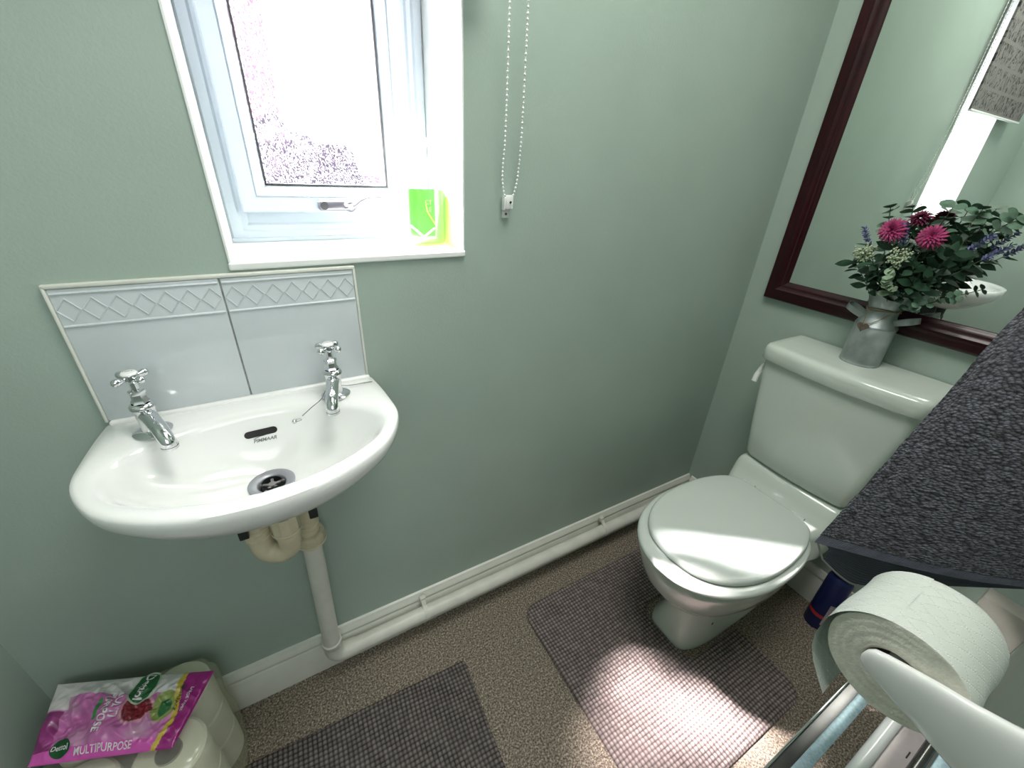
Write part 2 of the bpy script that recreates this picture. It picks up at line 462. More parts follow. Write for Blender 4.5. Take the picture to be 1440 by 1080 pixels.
def stadium_bm(w, h, n=10):
    bm = bmesh.new(); r = h / 2; pts = []
    for k in range(n + 1):
        a = -PI / 2 + PI * k / n; pts.append((w / 2 - r + r * math.cos(a), r * math.sin(a)))
    for k in range(n + 1):
        a = PI / 2 + PI * k / n; pts.append((-w / 2 + r + r * math.cos(a), r * math.sin(a)))
    vs = [bm.verts.new((x, y, 0)) for x, y in pts]; bm.faces.new(vs)
    bmesh.ops.triangulate(bm, faces=bm.faces)
    return bm

# ------------------------------------------------------------------ room shell
WX0, WX1 = -1.439, -1.034     # window opening
WZ0, WZ1 = 1.100, 2.05
XL = -1.925                    # left wall
YF = -0.915                    # front wall (towel side)
CEIL = 2.35
TH = 0.28

def structure(name, bm, mat, smooth=False):
    o = obj(name, bm, mat, None, smooth, 40); o['kind'] = 'structure'; return o

bm = B(); add_box(bm, (XL - 0.2, -2.6, -0.1), (0.2, TH, 0.0)); structure('floor', bm, M['floor'])
bm = B(); add_box(bm, (XL - 0.2, -2.6, CEIL), (0.2, TH, CEIL + 0.1)); structure('ceiling', bm, M['ceil'])
# back wall with window opening
bm = B()
add_box(bm, (XL - 0.1, 0, 0), (WX0, TH, CEIL)); add_box(bm, (WX1, 0, 0), (0.1, TH, CEIL))
add_box(bm, (WX0, 0, 0), (WX1, TH, WZ0 - 0.012)); add_box(bm, (WX0, 0, WZ1), (WX1, TH, CEIL))
structure('wall_back', bm, M['wall'])
bm = B(); add_box(bm, (0, -2.6, 0), (0.1, 0, CEIL)); structure('wall_right', bm, M['wall'])
bm = B(); add_box(bm, (XL - 0.1, -2.6, 0), (XL, 0, CEIL)); structure('wall_left', bm, M['wall'])
DX0, DX1 = -1.86, -1.13        # doorway the camera stands in
bm = B()
add_box(bm, (DX1, YF - 0.1, 0), (0, YF, CEIL)); add_box(bm, (XL, YF - 0.1, 0), (DX0, YF, CEIL)); add_box(bm, (DX0, YF - 0.1, 2.0), (DX1, YF, CEIL))
structure('wall_front', bm, M['wall'])
bm = B(); add_box(bm, (XL - 0.1, -2.7, 0), (0.1, -2.6, CEIL)); structure('wall_hall', bm, M['wall_white'])

# painted reveal lining of the opening (white)
bm = B(); t = 0.004
add_box(bm, (WX0, -0.003, WZ0), (WX0 + t, 0.19, WZ1), 0.001); add_box(bm, (WX1 - t, -0.003, WZ0), (WX1, 0.19, WZ1), 0.001)
add_box(bm, (WX0, -0.003, WZ1 - t), (WX1, 0.19, WZ1), 0.001)
structure('trim_1', bm, M['wall_white'])
bm = B(); add_box(bm, (WX0 - 0.001, -0.006, WZ0 - 0.012), (WX1 + 0.001, 0.19, WZ0), 0.003, 3); structure('trim_2', bm, M['wall_white'])

# ------------------------------------------------------------------ window
win = thing('window_1', None, None, (-1.236, 0.2, WZ0)); win['kind'] = 'structure'
def frame_ring(bm, x0, x1, z0, z1, prof):
    """mitred rectangular frame; prof = list of (inset, y) closed profile"""
    corners = [(x0, z0, 1, 1), (x1, z0, -1, 1), (x1, z1, -1, -1), (x0, z1, 1, -1)]
    rings = [[bm.verts.new((cx + sx_ * i, y, cz + sz * i)) for i, y in prof] for cx, cz, sx_, sz in corners]
    n = len(prof)
    for a in range(4):
        b = (a + 1) % 4
        for k in range(n):
            bm.faces.new((rings[a][k], rings[a][(k + 1) % n], rings[b][(k + 1) % n], rings[b][k]))
FX0, FX1, FZ0, FZ1 = WX0 + t, WX1 - t, WZ0, WZ1 - t
bm = B(); frame_ring(bm, FX0, FX1, FZ0, FZ1, [(0, 0.25), (0, 0.185), (0.004, 0.181), (0.018, 0.181), (0.022, 0.185), (0.03, 0.185), (0.034, 0.189), (0.056, 0.193), (0.056, 0.25)])
obj('frame', bm, M['upvc'], win, True, 25)
SX0, SX1, SZ0, SZ1 = -1.407, -1.082, 1.154, FZ1 - 0.04
bm = B(); frame_ring(bm, SX0, SX1, SZ0, SZ1, [(0, 0.24), (0, 0.174), (0.003, 0.170), (0.026, 0.170), (0.028, 0.173), (0.030, 0.170), (0.038, 0.176), (0.046, 0.190), (0.047, 0.24)])
sash = obj('sash', bm, M['upvc'], win, True, 25)
bm = B(); frame_ring(bm, SX0 + 0.0465, SX1 - 0.0465, SZ0 + 0.0465, SZ1 - 0.0465, [(0, 0.199), (0, 0.1885), (0.0035, 0.1885), (0.0035, 0.199)])
obj('gasket', bm, M['black_plastic'], sash, False)
bm = B(); add_box(bm, (SX0 + 0.04, 0.200, SZ0 + 0.04), (SX1 - 0.04, 0.206, SZ1 - 0.04)); obj('pane', bm, M['glass'], sash, False)
# drip step across the lower frame
bm = B(); add_box(bm, (FX0, 0.176, FZ0), (FX1, 0.186, FZ0 + 0.008), 0.002); obj('sill_bead', bm, M['upvc'], win)

# window handle
wh = thing('window_handle', 'chrome locking handle on the bottom rail of the white window', 'window handle', (-1.235, 0.170, 1.167))
bm = B()
pts = [(-1.275 + 0.0, 0.163, 1.167), (-1.205, 0.163, 1.167)]
add_box(bm, (-1.275, 0.160, 1.158), (-1.203, 0.170, 1.177), 0.0045, 3)
obj('backplate', bm, M['handle'], wh)
bm = B(); add_lathe(bm, [(0.0075, 0), (0.0075, 0.002), (0.0001, 0.0022)], 20, (-1.2645, 0.1605, 1.1675), (0, -1, 0), cap0=True); obj('lock_hole', bm, M['black_plastic'], wh)
bm = B(); add_lathe(bm, [(0.011, 0), (0.011, 0.008), (0.008, 0.011), (0.0001, 0.0115)], 20, (-1.217, 0.160, 1.167), (0, -1, 0), cap0=True)
lever = catmull([(-1.226, 0.151, 1.165), (-1.210, 0.148, 1.168), (-1.192, 0.146, 1.180), (-1.170, 0.146, 1.184), (-1.142, 0.146, 1.184), (-1.115, 0.146, 1.183)], 6)
add_tube(bm, lever, [0.0085 - 0.0045 * min(1, i / 16) for i in range(len(lever))], 14, sy=0.75)
obj('lever', bm, M['handle'], wh)
bm = B(); add_lathe(bm, [(0.0045, 0), (0.0045, 0.0025), (0.0001, 0.003)], 16, (-1.217, 0.1425, 1.166), (0, -1, 0), cap0=True); obj('key_barrel', bm, M['ceramic'], wh)

# casement stay peg keeps
# ------------------------------------------------------------------ outside
bm = B(); add_box(bm, (-9, TH + 0.3, -0.35), (7, 14, -0.25)); o = structure('trim_3', bm, pbr('pale_paving', (0.02, 0.014, 0.02), 0.9, vary=0.2, vscale=3))
def brick_mat():
    m, nt, out = new_mat('pink_red_brick')
    p = N(nt, 'BsdfPrincipled', i_Roughness=0.9); L(nt, p, 'BSDF', out, 'Surface')
    tc = N(nt, 'TexCoord'); mp = N(nt, 'Mapping'); mp.inputs['Rotation'].default_value = (PI / 2, 0, 0); L(nt, tc, 'Object', mp, 'Vector')
    b = N(nt, 'TexBrick', i_Scale=4.0, i_Color1=(0.12, 0.040, 0.062, 1), i_Color2=(0.10, 0.036, 0.062, 1), i_Mortar=(0.13, 0.07, 0.085, 1)); L(nt, mp, 'Vector', b, 'Vector')
    L(nt, b, 'Color', p, 'Base Color'); return m
hs = thing('neighbouring_house', 'blurred pink brick house seen through the obscured window glass', 'house', (-4.2, 5.0, -0.25))
bm = B(); add_box(bm, (-6.5, 4.0, -0.25), (-1.03, 5.1, 3.4)); obj('brickwork', bm, brick_mat(), hs, False)
bm = B(); add_loft(bm, [[(-6.8, 3.8, 3.4), (-0.95, 3.8, 3.4), (-0.95, 5.2, 3.4), (-6.8, 5.2, 3.4)], [(-6.8, 4.4, 4.4), (-0.95, 4.4, 4.4), (-0.95, 4.6, 4.4), (-6.8, 4.6, 4.4)]]); obj('roof', bm, pbr('slate', (0.12, 0.12, 0.14), 0.8), hs, False)
bm = B(); add_box(bm, (-0.98, 5.4, -0.25), (2.5, 5.5, 1.02)); tag(obj('garden_fence', bm, pbr('purple_grey_fence', (0.10, 0.055, 0.10), 0.9, vary=0.2, vscale=3), None, False), 'blurred purple grey fence beyond the obscured window glass', 'fence')

bm = bmesh.new(); bmesh.ops.create_icosphere(bm, subdivisions=5, radius=1)
for v in bm.verts:
    d = v.co.copy(); k = 1 + 0.16 * noise.noise(d * 3) + 0.10 * noise.noise(d * 9)
    v.co = Vector((-1.32 + d.x * 0.98 * k, 3.2 + d.y * 0.5 * k, max(-0.25, 0.35 + d.z * 1.05 * k)))
tag(obj('garden_shrub', bm, pbr('purple_shrub', (0.0125, 0.0065, 0.0165), 0.9, vary=0.5, vscale=9), None, True, 180), 'blurred purple shrub low behind the obscured window glass', 'shrub')
# ------------------------------------------------------------------ skirting boards
def skirting(name, p0, p1, nrm):
    prof = [(0, 0), (0.018, 0), (0.018, 0.088), (0.0155, 0.092), (0.0155, 0.096), (0.012, 0.102), (0.0145, 0.110), (0.0145, 0.114), (0.009, 0.122), (0.006, 0.130), (0, 0.132)]
    p0 = Vector(p0); p1 = Vector(p1); n = Vector(nrm); bm = B()
    add_loft(bm, [[p + n * d + Vector((0, 0, h)) for d, h in prof] for p in (p0, p1)])
    return structure(name, bm, M['gloss_white'], True)
skirting('baseboard_back', (XL, 0, 0), (0, 0, 0), (0, -1, 0))
skirting('baseboard_right', (0, -0.018, 0), (0, YF, 0), (-1, 0, 0))
skirting('baseboard_left', (XL, -0.018, 0), (XL, YF, 0), (1, 0, 0))
skirting('baseboard_front', (DX1 + 0.07, YF, 0), (-0.018, YF, 0), (0, 1, 0))
# door lining behind the viewer
bm = B(); add_box(bm, (DX1, YF - 0.1, 0), (DX1 + 0.0, YF + 0.0, 2.0)); bm.free()
bm = B()
add_box(bm, (DX1, YF, 0), (DX1 + 0.06, YF + 0.014, 2.05), 0.003); add_box(bm, (DX0 - 0.06, YF, 0), (DX0, YF + 0.014, 2.05), 0.003); add_box(bm, (DX0 - 0.06, YF, 2.0), (DX1 + 0.06, YF + 0.014, 2.06), 0.003)
structure('trim_4', bm, M['door_white'], True)

# ------------------------------------------------------------------ splashback tiles
def tile(x0, x1, label):
    bm = B(); z0, z1 = 0.866, 1.078; yf = -0.007
    add_box(bm, (x0, yf, z0), (x1, 0.0, z1), 0.0018, 2)
    # relief band
    add_tube(bm, [(x0 + .002, yf, 1.0245), (x1 - .002, yf, 1.0245)], 0.0021, 8)
    add_tube(bm, [(x0 + .002, yf, 1.0715), (x1 - .002, yf, 1.0715)], 0.0019, 8)
    n = 7; w = (x1 - x0) / n
    for k in range(n):
        cx = x0 + (k + .5) * w; hw, hh = w * 0.46, 0.0165; cz = 1.048
        P = [Vector((cx - hw, yf, cz)), Vector((cx, yf, cz + hh)), Vector((cx + hw, yf, cz)), Vector((cx, yf, cz - hh))]
        for a in range(4): add_tube(bm, [P[a], P[(a + 1) % 4]], 0.00115, 6)
    o = obj('wall_tile', bm, M['tile'], None, True, 35)
    return tag(o, label, 'tile')
tile(-1.655, -1.4583, 'left white splashback tile with embossed diamond border behind the left tap')
tile(-1.4562, -1.2555, 'right white splashback tile with embossed diamond border behind the right tap')
bm = B(); e = 0.0045
add_box(bm, (-1.655 - e, -0.009, 0.864), (-1.655, 0, 1.083), 0.0018); add_box(bm, (-1.2555, -0.009, 0.864), (-1.2555 + e, 0, 1.083), 0.0018)
add_box(bm, (-1.655 - e, -0.009, 1.0785), (-1.2555 + e, 0, 1.0845), 0.0018)
tg = tag(obj('tile_edging', bm, M['gloss_white'], None, True), 'narrow white edging strip framing the two splashback tiles', 'trim')
bm = B(); add_box(bm, (-1.4583, -0.0045, 0.866), (-1.4562, 0, 1.078)); add_box(bm, (-1.655, -0.004, 0.862), (-1.2555, 0, 0.8665)); 
gr = obj('grout_line', bm, M['grout_dark'], None, False); tag(gr, 'dark grout joint between and below the two splashback tiles', 'grout')

# ------------------------------------------------------------------ basin
BC = Vector((-1.452, -0.150, 0))
def outline(half, n=96, cy=-0.15, mirror_x=-1.452, xs=1.0):
    """half: list of (halfwidth,y) from back centre round to front centre -> n points by angle about BC"""
    right = [Vector((mirror_x + a, b, 0)) for a, b in half]
    left = [Vector((mirror_x - a, b, 0)) for a, b in half[::-1]][1:-1]
    poly = right + left
    return poly
def resample(poly, cx, cy, n):
    out = []
    m = len(poly)
    for k in range(n):
        a = 2 * PI * k / n; d = Vector((math.cos(a), math.sin(a)))
        best = None
        for i in range(m):
            p = poly[i]; q = poly[(i + 1) % m]
            e0 = Vector((p.x - cx, p.y - cy)); s = Vector((q.x - p.x, q.y - p.y))
            den = d.x * s.y - d.y * s.x
            if abs(den) < 1e-12: continue
            tt = (e0.x * s.y - e0.y * s.x) / den; uu = (e0.x * d.y - e0.y * d.x) / den
            if tt > 0 and -1e-6 <= uu <= 1 + 1e-6 and (best is None or tt > best): best = tt
        out.append(Vector((cx + d.x * best, cy + d.y * best, 0)))
    return out
def smooth_half(h, per=6):
    return [(p.x, p.y) for p in catmull([(a, b, 0) for a, b in h], per)]
NB = 120
oh = [(0, -0.0005), (0.15, -0.0005), (0.200, -0.0005)] + smooth_half([(0.207, -0.004), (0.2135, -0.05), (0.218, -0.105), (0.219, -0.155), (0.207, -0.195), (0.183, -0.236), (0.150, -0.266), (0.105, -0.292), (0.055, -0.308), (0.0, -0.314)])
ih = smooth_half([(0, -0.060), (0.045, -0.062), (0.095, -0.073), (0.14, -0.092), (0.174, -0.118), (0.189, -0.150), (0.186, -0.182), (0.165, -0.216), (0.125, -0.244), (0.065, -0.268), (0.0, -0.277)])
OUT = resample(outline(oh), BC.x, BC.y, NB); INN = resample(outline(ih), BC.x, BC.y, NB)
DR = Vector((-1.452, -0.136, 0))
def scl(loop, s, z, c=BC, ymax=None):
    r = []
    for p in loop:
        q = Vector((c.x + (p.x - c.x) * s, c.y + (p.y - c.y) * s, z))
        r.append(q)
    return r
def scl_back(loop, s, z, c=BC):
    r = []
    for p in loop:
        q = Vector((c.x + (p.x - c.x) * s, p.y if p.y > -0.02 else c.y + (p.y - c.y) * s, z)); r.append(q)
    return r
def mixl(a, b, f, z): return [Vector((p.x * (1 - f) + q.x * f, p.y * (1 - f) + q.y * f, z)) for p, q in zip(a, b)]
drain = [Vector((DR.x + 0.034 * math.cos(2 * PI * k / NB), DR.y + 0.034 * math.sin(2 * PI * k / NB), 0)) for k in range(NB)]
loops = [mixl(drain, drain, 0, 0.742), scl_back(OUT, 0.30, 0.746), scl_back(OUT, 0.50, 0.762), scl_back(OUT, 0.70, 0.784), scl_back(OUT, 0.86, 0.807), scl_back(OUT, 0.945, 0.825), scl_back(OUT, 0.985, 0.838),
         scl_back(OUT, 1.0, 0.850), scl_back(OUT, 0.997, 0.8575), scl(OUT, 0.986, 0.8615), mixl(OUT, INN, 0.35, 0.8625), mixl(OUT, INN, 0.8, 0.860), mixl(OUT, INN, 1.0, 0.855),
         mixl(INN, drain, 0.05, 0.846), mixl(INN, drain, 0.10, 0.833), mixl(INN, drain, 0.18, 0.818), mixl(INN, drain, 0.30, 0.800), mixl(INN, drain, 0.48, 0.782), mixl(INN, drain, 0.68, 0.771), mixl(INN, drain, 0.86, 0.763), mixl(INN, drain, 1.0, 0.759)]
for lp in loops[9:11]:
    for p in lp: p.y = min(p.y, -0.0008)
basin = thing('wash_basin', 'white ceramic wall-hung wash basin below the splashback tiles', 'basin', (-1.452, 0, 0.735))
bm = B(); add_loft(bm, loops, cap0=False, cap1=False)
bowl = obj('bowl', bm, M['ceramic'], basin, True, 60)
bt = bvh_of(bowl)
# raised upstand along the back
bm = B(); add_box(bm, (-1.655, -0.014, 0.855), (-1.249, -0.0005, 0.8665), 0.004, 3); obj('back_upstand', bm, M['ceramic'], basin)
# overflow slot + stamp
bm = stadium_bm(0.051, 0.0125); project(bm, bt, lambda x, y: Vector((-1.4535 + x, -0.18, 0.835 + y + x * 0.02)), (0, 1, -0.12), 0.0005)
obj('overflow_slot', bm, M['black'], basin, False)
bm = text_bm('PIMMAAR', 0.0085, 0.0002, shear=0.3); project(bm, bt, lambda x, y: Vector((-1.450 + x, -0.18, 0.821 + y)), (0, 1, -0.12), 0.0005)
st = obj('maker_stamp', bm, M['ink_grey'], basin, False)
bm = B(); add_tube(bm, [(-0.017, 0.004, 0), (-0.013, 0.0055, 0), (-0.006, 0.0072, 0), (0.002, 0.0076, 0)], [0.0004, 0.0006, 0.0005, 0.0002], 4)
bmesh.ops.scale(bm, vec=(1, 1, 0.01), verts=bm.verts); project(bm, bt, lambda x, y: Vector((-1.450 + x, -0.18, 0.821 + y)), (0, 1, -0.12), 0.0005)
obj('stamp_swoosh', bm, M['ink_grey'], basin, False)
# waste
wt = thing('basin_waste', 'chrome slotted waste fitting in the bottom of the basin', 'drain', (DR.x, DR.y, 0.758))
bm = B(); add_lathe(bm, [(0.036, 0.7585), (0.0362, 0.761), (0.034, 0.762), (0.0235, 0.760), (0.0215, 0.758), (0.019, 0.746)], 40, (DR.x, DR.y, 0)); obj('flange', bm, M['flange'], wt)
bm = B()
for k in range(5):
    a = 2 * PI * k / 5 + 0.3
    add_box(bm, (DR.x, DR.y - 0.0022, 0.754), (DR.x + 0.0195, DR.y + 0.0022, 0.7575), 0.0006, 1, rot=Matrix.Rotation(a, 3, 'Z'), piv=(DR.x, DR.y, 0.754))
add_lathe(bm, [(0.0001, 0.7545), (0.006, 0.7545), (0.006, 0.7585), (0.0001, 0.759)], 16, (DR.x, DR.y, 0))
obj('cross_grid', bm, M['grid'], wt)
bm = B(); add_lathe(bm, [(0.0001, 0.747), (0.0205, 0.747), (0.0205, 0.750), (0.0001, 0.7501)], 24, (DR.x, DR.y, 0)); obj('well', bm, M['black'], wt)

# ------------------------------------------------------------------ taps
def tap(x, y, tilt, label, capmark, spout_yaw):
    t_ = thing('pillar_tap', label, 'tap', (x, y, 0.861))
    o = Vector((x, y, 0))
    bm = B()
    add_lathe(bm, [(0.0001, 0.8615), (0.0245, 0.8615), (0.0255, 0.8635), (0.020, 0.8665), (0.0135, 0.8685), (0.0125, 0.874), (0.0128, 0.886), (0.0138, 0.900), (0.0150, 0.905), (0.0165, 0.9065), (0.0165, 0.910), (0.0140, 0.913), (0.0118, 0.914)], 32, o)
    obj('body', bm, M['chrome'], t_)
    bm = B()
    add_lathe(bm, [(0.0118, 0.9135), (0.0122, 0.916), (0.0095, 0.921), (0.0092, 0.9285), (0.0108, 0.930), (0.0108, 0.934), (0.0085, 0.936), (0.0052, 0.937), (0.0048, 0.952)], 6, o)
    obj('bonnet', bm, M['chrome'], t_, True, 25)
    dy = Matrix.Rotation(spout_yaw, 3, 'Z')
    pts = catmull([(0, -0.004, 0.893), (0, -0.022, 0.893), (0, -0.045, 0.8885), (0, -0.062, 0.882), (0, -0.070, 0.874), (0, -0.071, 0.868)], 6)
    pts = [o + dy @ p for p in pts]
    rs = [0.0118, 0.0112, 0.0108, 0.0106, 0.0106, 0.0108]
    rr = [np.interp(i / (len(pts) - 1) * 5, range(6), rs) for i in range(len(pts))]
    bm = B(); add_tube(bm, pts, rr, 20, cap=False)
    add_tube(bm, [pts[-1], pts[-1] + Vector((0, 0, -0.004))], [0.0115, 0.0115], 20, cap=False)
    sp = obj('spout', bm, M['chrome'], t_)
    bm = B(); add_lathe(bm, [(0.0108, 0), (0.0001, 0.001)], 20, pts[-1] + Vector((0, 0, -0.002))); obj('outlet', bm, M['black_plastic'], sp)
    # cross handle
    bm = B()
    add_lathe(bm, [(0.005, 0.948), (0.0075, 0.951), (0.0105, 0.954), (0.0105, 0.960), (0.0098, 0.962)], 24, o)
    for k in range(4):
        a = tilt + k * PI / 2; d = Vector((math.cos(a), math.sin(a), 0))
        q = o + Vector((0, 0, 0.9565))
        add_tube(bm, [q + d * 0.008, q + d * 0.0115, q + d * 0.0155, q + d * 0.020, q + d * 0.0235, q + d * 0.0255], [0.0030, 0.0034, 0.0052, 0.0060, 0.0048, 0.0015], 14)
    hd = obj('cross_handle', bm, M['chrome'], t_)
    bm = B(); add_lathe(bm, [(0.0098, 0.9615), (0.0102, 0.9635), (0.0088, 0.9652), (0.0001, 0.9662)], 28, o); obj('cap', bm, M['ceramic'], hd)
    bm = text_bm(capmark, 0.0058, 0.0001)
    for v in bm.verts: v.co = o + Vector((v.co.x, v.co.y, 0.9668))
    obj('cap_lettering', bm, M['ink_grey'], hd, False)
    return t_
tap(-1.593, -0.060, 0.78, 'chrome pillar tap with cross handle at the left end of the basin', 'HOT', 0.42)
tap(-1.3215, -0.056, 0.80, 'chrome pillar tap with cross handle at the right end of the basin', 'COLD', -0.22)

# plug chain: from the wall-side corner round the right tap to a small stud
ch = thing('plug_chain', 'fine metal bead chain with end ring draped behind the right basin tap', 'chain', (-1.32, -0.03, 0.866))
path = catmull([(-1.250, -0.036, 0.863), (-1.262, -0.037, 0.8645), (-1.295, -0.043, 0.868), (-1.318, -0.038, 0.8705), (-1.336, -0.048, 0.8705), (-1.349, -0.072, 0.8660), (-1.368, -0.085, 0.8600), (-1.385, -0.094, 0.852)], 24)
bm = B(); acc = 0; last = path[0]
for p in path:
    acc += (p - last).length; last = p
    if acc >= 0.0024:
        acc = 0; bmesh.ops.create_icosphere(bm, subdivisions=1, radius=0.00115, matrix=Matrix.Translation(p))
add_tube(bm, path[::4], 0.0005, 5)
obj('beads', bm, M['chrome_dark'], ch)
bm = B()
c0 = Vector((-1.3925, -0.0985, 0.8485))
ring = [c0 + Vector((math.cos(a) * 0.0055, math.sin(a) * 0.0055, -math.sin(a) * 0.001)) for a in np.linspace(0, 2 * PI, 20)]
add_tube(bm, ring, 0.0009, 6); bmesh.ops.create_uvsphere(bm, u_segments=14, v_segments=8, radius=0.0042, matrix=Matrix.Translation(c0 + Vector((-0.006, -0.002, 0))))
obj('ring_stud', bm, M['chrome'], ch)

# ------------------------------------------------------------------ waste trap + pipes
tr = thing('bottle_trap', 'yellowed cream plastic U-bend waste trap under the basin', 'trap', (-1.452, -0.14, 0.57))
mx_, my_ = DR.x + 0.002, DR.y
lx_, ly_ = -1.497, -0.118
bm = B(); add_lathe(bm, [(0.0155, 0.762), (0.0155, 0.722)], 24, (DR.x, DR.y, 0)); add_lathe(bm, [(0.027, 0.740), (0.027, 0.695), (0.025, 0.691), (0.015, 0.6905)], 24, (DR.x, DR.y, 0)); obj('backnut', bm, M['black_plastic'], tr)
def nut(bm, x, y, z0, z1, r):
    add_lathe(bm, [(r * 0.8, z0), (r * 0.98, z0 + 0.001), (r, z0 + 0.004), (r, z1 - 0.004), (r * 0.98, z1 - 0.001), (r * 0.75, z1)], 10, (x, y, 0))
    add_lathe(bm, [(r * 1.0, z0 + 0.006), (r * 1.04, z0 + 0.005), (r * 1.04, z0 + 0.002), (r * 0.9, z0 + 0.0015)], 32, (x, y, 0))
bm = B(); nut(bm, mx_, my_, 0.648, 0.690, 0.0245); o1 = obj('union_nut', bm, M['cream'], tr, True, 25)
bm = B(); nut(bm, lx_, ly_, 0.660, 0.692, 0.0235); obj('union_nut', bm, M['cream'], tr, True, 25)
ub = [(mx_, my_, 0.70), (mx_, my_, 0.655), (mx_, my_, 0.625)] + [(mx_ + (lx_ - mx_) * (0.5 - 0.5 * math.cos(a)), my_ + (ly_ - my_) * (0.5 - 0.5 * math.cos(a)), 0.618 - 0.026 * math.sin(a)) for a in np.linspace(0.15, PI - 0.15, 9)] + [(lx_, ly_, 0.628), (lx_, ly_, 0.66), (lx_, ly_, 0.70)]
bm = B(); add_tube(bm, ub, 0.0195, 24); 
for (x, y, z) in ((mx_, my_, 0.642), (lx_, ly_, 0.650), (lx_, ly_, 0.638)): add_lathe(bm, [(0.0195, z - 0.004), (0.0215, z - 0.003), (0.0215, z + 0.003), (0.0195, z + 0.004)], 28, (x, y, 0))
obj('u_bend', bm, M['cream'], tr)
bm = B()
add_tube(bm, catmull([(lx_, ly_, 0.70), (lx_ + 0.003, ly_ + 0.006, 0.722), (lx_ + 0.02, ly_ + 0.025, 0.728), (-1.445, -0.068, 0.728), (-1.424, -0.052, 0.722), (-1.420, -0.046, 0.70)], 6), 0.0185, 20)
obj('return_arm', bm, M['cream'], tr)
dp = thing('waste_pipe', 'white plastic waste pipe dropping from the trap and running along the skirting', 'pipe', (-1.42, -0.045, 0))
PX = -1.420; PY = -0.0455
bm = B(); add_tube(bm, [(PX, PY, 0.715), (PX, PY, 0.50)], 0.0205, 24); 
for z in (0.553, 0.566): add_lathe(bm, [(0.0205, z - 0.004), (0.0228, z - 0.003), (0.0228, z + 0.003), (0.0205, z + 0.004)], 28, (PX, PY, 0))
obj('swivel_tail', bm, M['cream'], dp)
bm = B(); nut(bm, PX, PY, 0.512, 0.542, 0.0295); obj('compression_nut', bm, M['cream'], dp, True, 25)
bm = B(); add_tube(bm, [(PX, PY, 0.53), (PX - 0.012, PY, 0.145)], 0.0200, 24); obj('down_pipe', bm, M['pipe'], dp)
HZ = 0.088; HX0 = -1.432
bm = B()
eb = [(HX0, PY, 0.15), (HX0, PY, 0.125)] + [(HX0 + 0.030 - 0.030 * math.cos(a), PY, 0.118 - 0.030 * math.sin(a)) for a in np.linspace(0.1, PI / 2, 7)] + [(HX0 + 0.055, PY, HZ)]
add_tube(bm, eb, 0.0228, 24)
add_lathe(bm, [(0.020, 0.152), (0.0240, 0.1515), (0.0240, 0.138), (0.0225, 0.136)], 28, (HX0, PY, 0))
obj('elbow', bm, M['pipe'], dp)
bm = B(); add_tube(bm, [(HX0 + 0.04, PY, HZ), (-0.001, PY, HZ)], 0.0205, 24); obj('skirting_run', bm, M['pipe'], dp)
for cx in (-1.183, -0.503):
    cl = 'nearest the basin' if cx < -1 else 'nearest the toilet'
    bm = B(); w = 0.006
    arc = [(PY + 0.045 * 0 + 0.0 - 0.0, 0)]
    pts = [(-0.016, HZ + 0.036), (-0.030, HZ + 0.036), (-0.040, HZ + 0.024)] + [(PY - 0.0225 * math.sin(a), HZ + 0.0225 * math.cos(a)) for a in np.linspace(0.1, PI, 10)] + [(-0.019, HZ - 0.0225)]
    inner = [(-0.016, HZ + 0.032), (-0.028, HZ + 0.032), (-0.038, HZ + 0.021)] + [(PY - 0.0205 * math.sin(a), HZ + 0.0205 * math.cos(a)) for a in np.linspace(0.1, PI, 10)] + [(-0.019, HZ - 0.0205)]
    poly = [(cx - w, a, b) for a, b in pts] + [(cx - w, a, b) for a, b in inner[::-1]]
    for (a, b), (c, d), (e_, f), (g, h) in zip(pts, pts[1:], inner, inner[1:]):
        add_loft(bm, [[(cx - w, a, b), (cx - w, c, d), (cx - w, g, h), (cx - w, e_, f)], [(cx + w, a, b), (cx + w, c, d), (cx + w, g, h), (cx + w, e_, f)]])
    add_box(bm, (cx - 0.009, -0.030, HZ + 0.026), (cx + 0.009, -0.0165, HZ + 0.044), 0.003)
    tag(obj('pipe_clip', bm, M['pipe'], None, True), 'white plastic strap clip holding the skirting pipe, the one ' + cl, 'clip', 'pipe clips along the skirting')
# basin brackets
for (x, y), w_ in (((-1.402, -0.125), 'right of'), ((-1.512, -0.128), 'left of')):
    bm = B(); add_box(bm, (x - 0.009, -0.14, 0.682), (x + 0.009, -0.002, 0.745), 0.002)
    add_box(bm, (x - 0.0075, -0.152, 0.668), (x + 0.0075, -0.135, 0.69), 0.002)
    tag(obj('basin_bracket', bm, M['black_plastic'], None, True), 'black bracket end poking out under the basin %s the trap' % w_, 'bracket', 'basin brackets')

# ------------------------------------------------------------------ pump soap on the sill
so = thing('soap_bottle', 'clear pump bottle of bright green liquid soap on the window sill', 'soap bottle', (-1.083, 0.088, WZ0))
def body_loop(s, z, cx=-1.083, cy=0.088, a=0.043, b=0.027, n=48):
    r = []
    for k in range(n):
        t_ = 2 * PI * k / n; c, s_ = math.cos(t_), math.sin(t_); ex = 2 / 3.0
        r.append((cx + a * s * math.copysign(abs(c) ** ex, c), cy + b * s * math.copysign(abs(s_) ** ex, s_), z))
    return r
z0 = WZ0
bm = B(); add_loft(bm, [body_loop(s, z0 + h) for s, h in [(0.80, 0.0005), (0.93, 0.002), (0.97, 0.008), (0.985, 0.03), (1.0, 0.07), (1.0, 0.105), (0.94, 0.122), (0.72, 0.136), (0.42, 0.144), (0.34, 0.150)]], cap1=False)
obj('bottle', bm, M['clear_film'], so, True, 60)
bm = B(); add_loft(bm, [body_loop(s * 0.965, z0 + h) for s, h in [(0.80, 0.003), (0.93, 0.004), (0.97, 0.009), (0.985, 0.03), (1.0, 0.07), (1.0, 0.104)]])
obj('liquid', bm, M['green_soap'], so, True, 60)
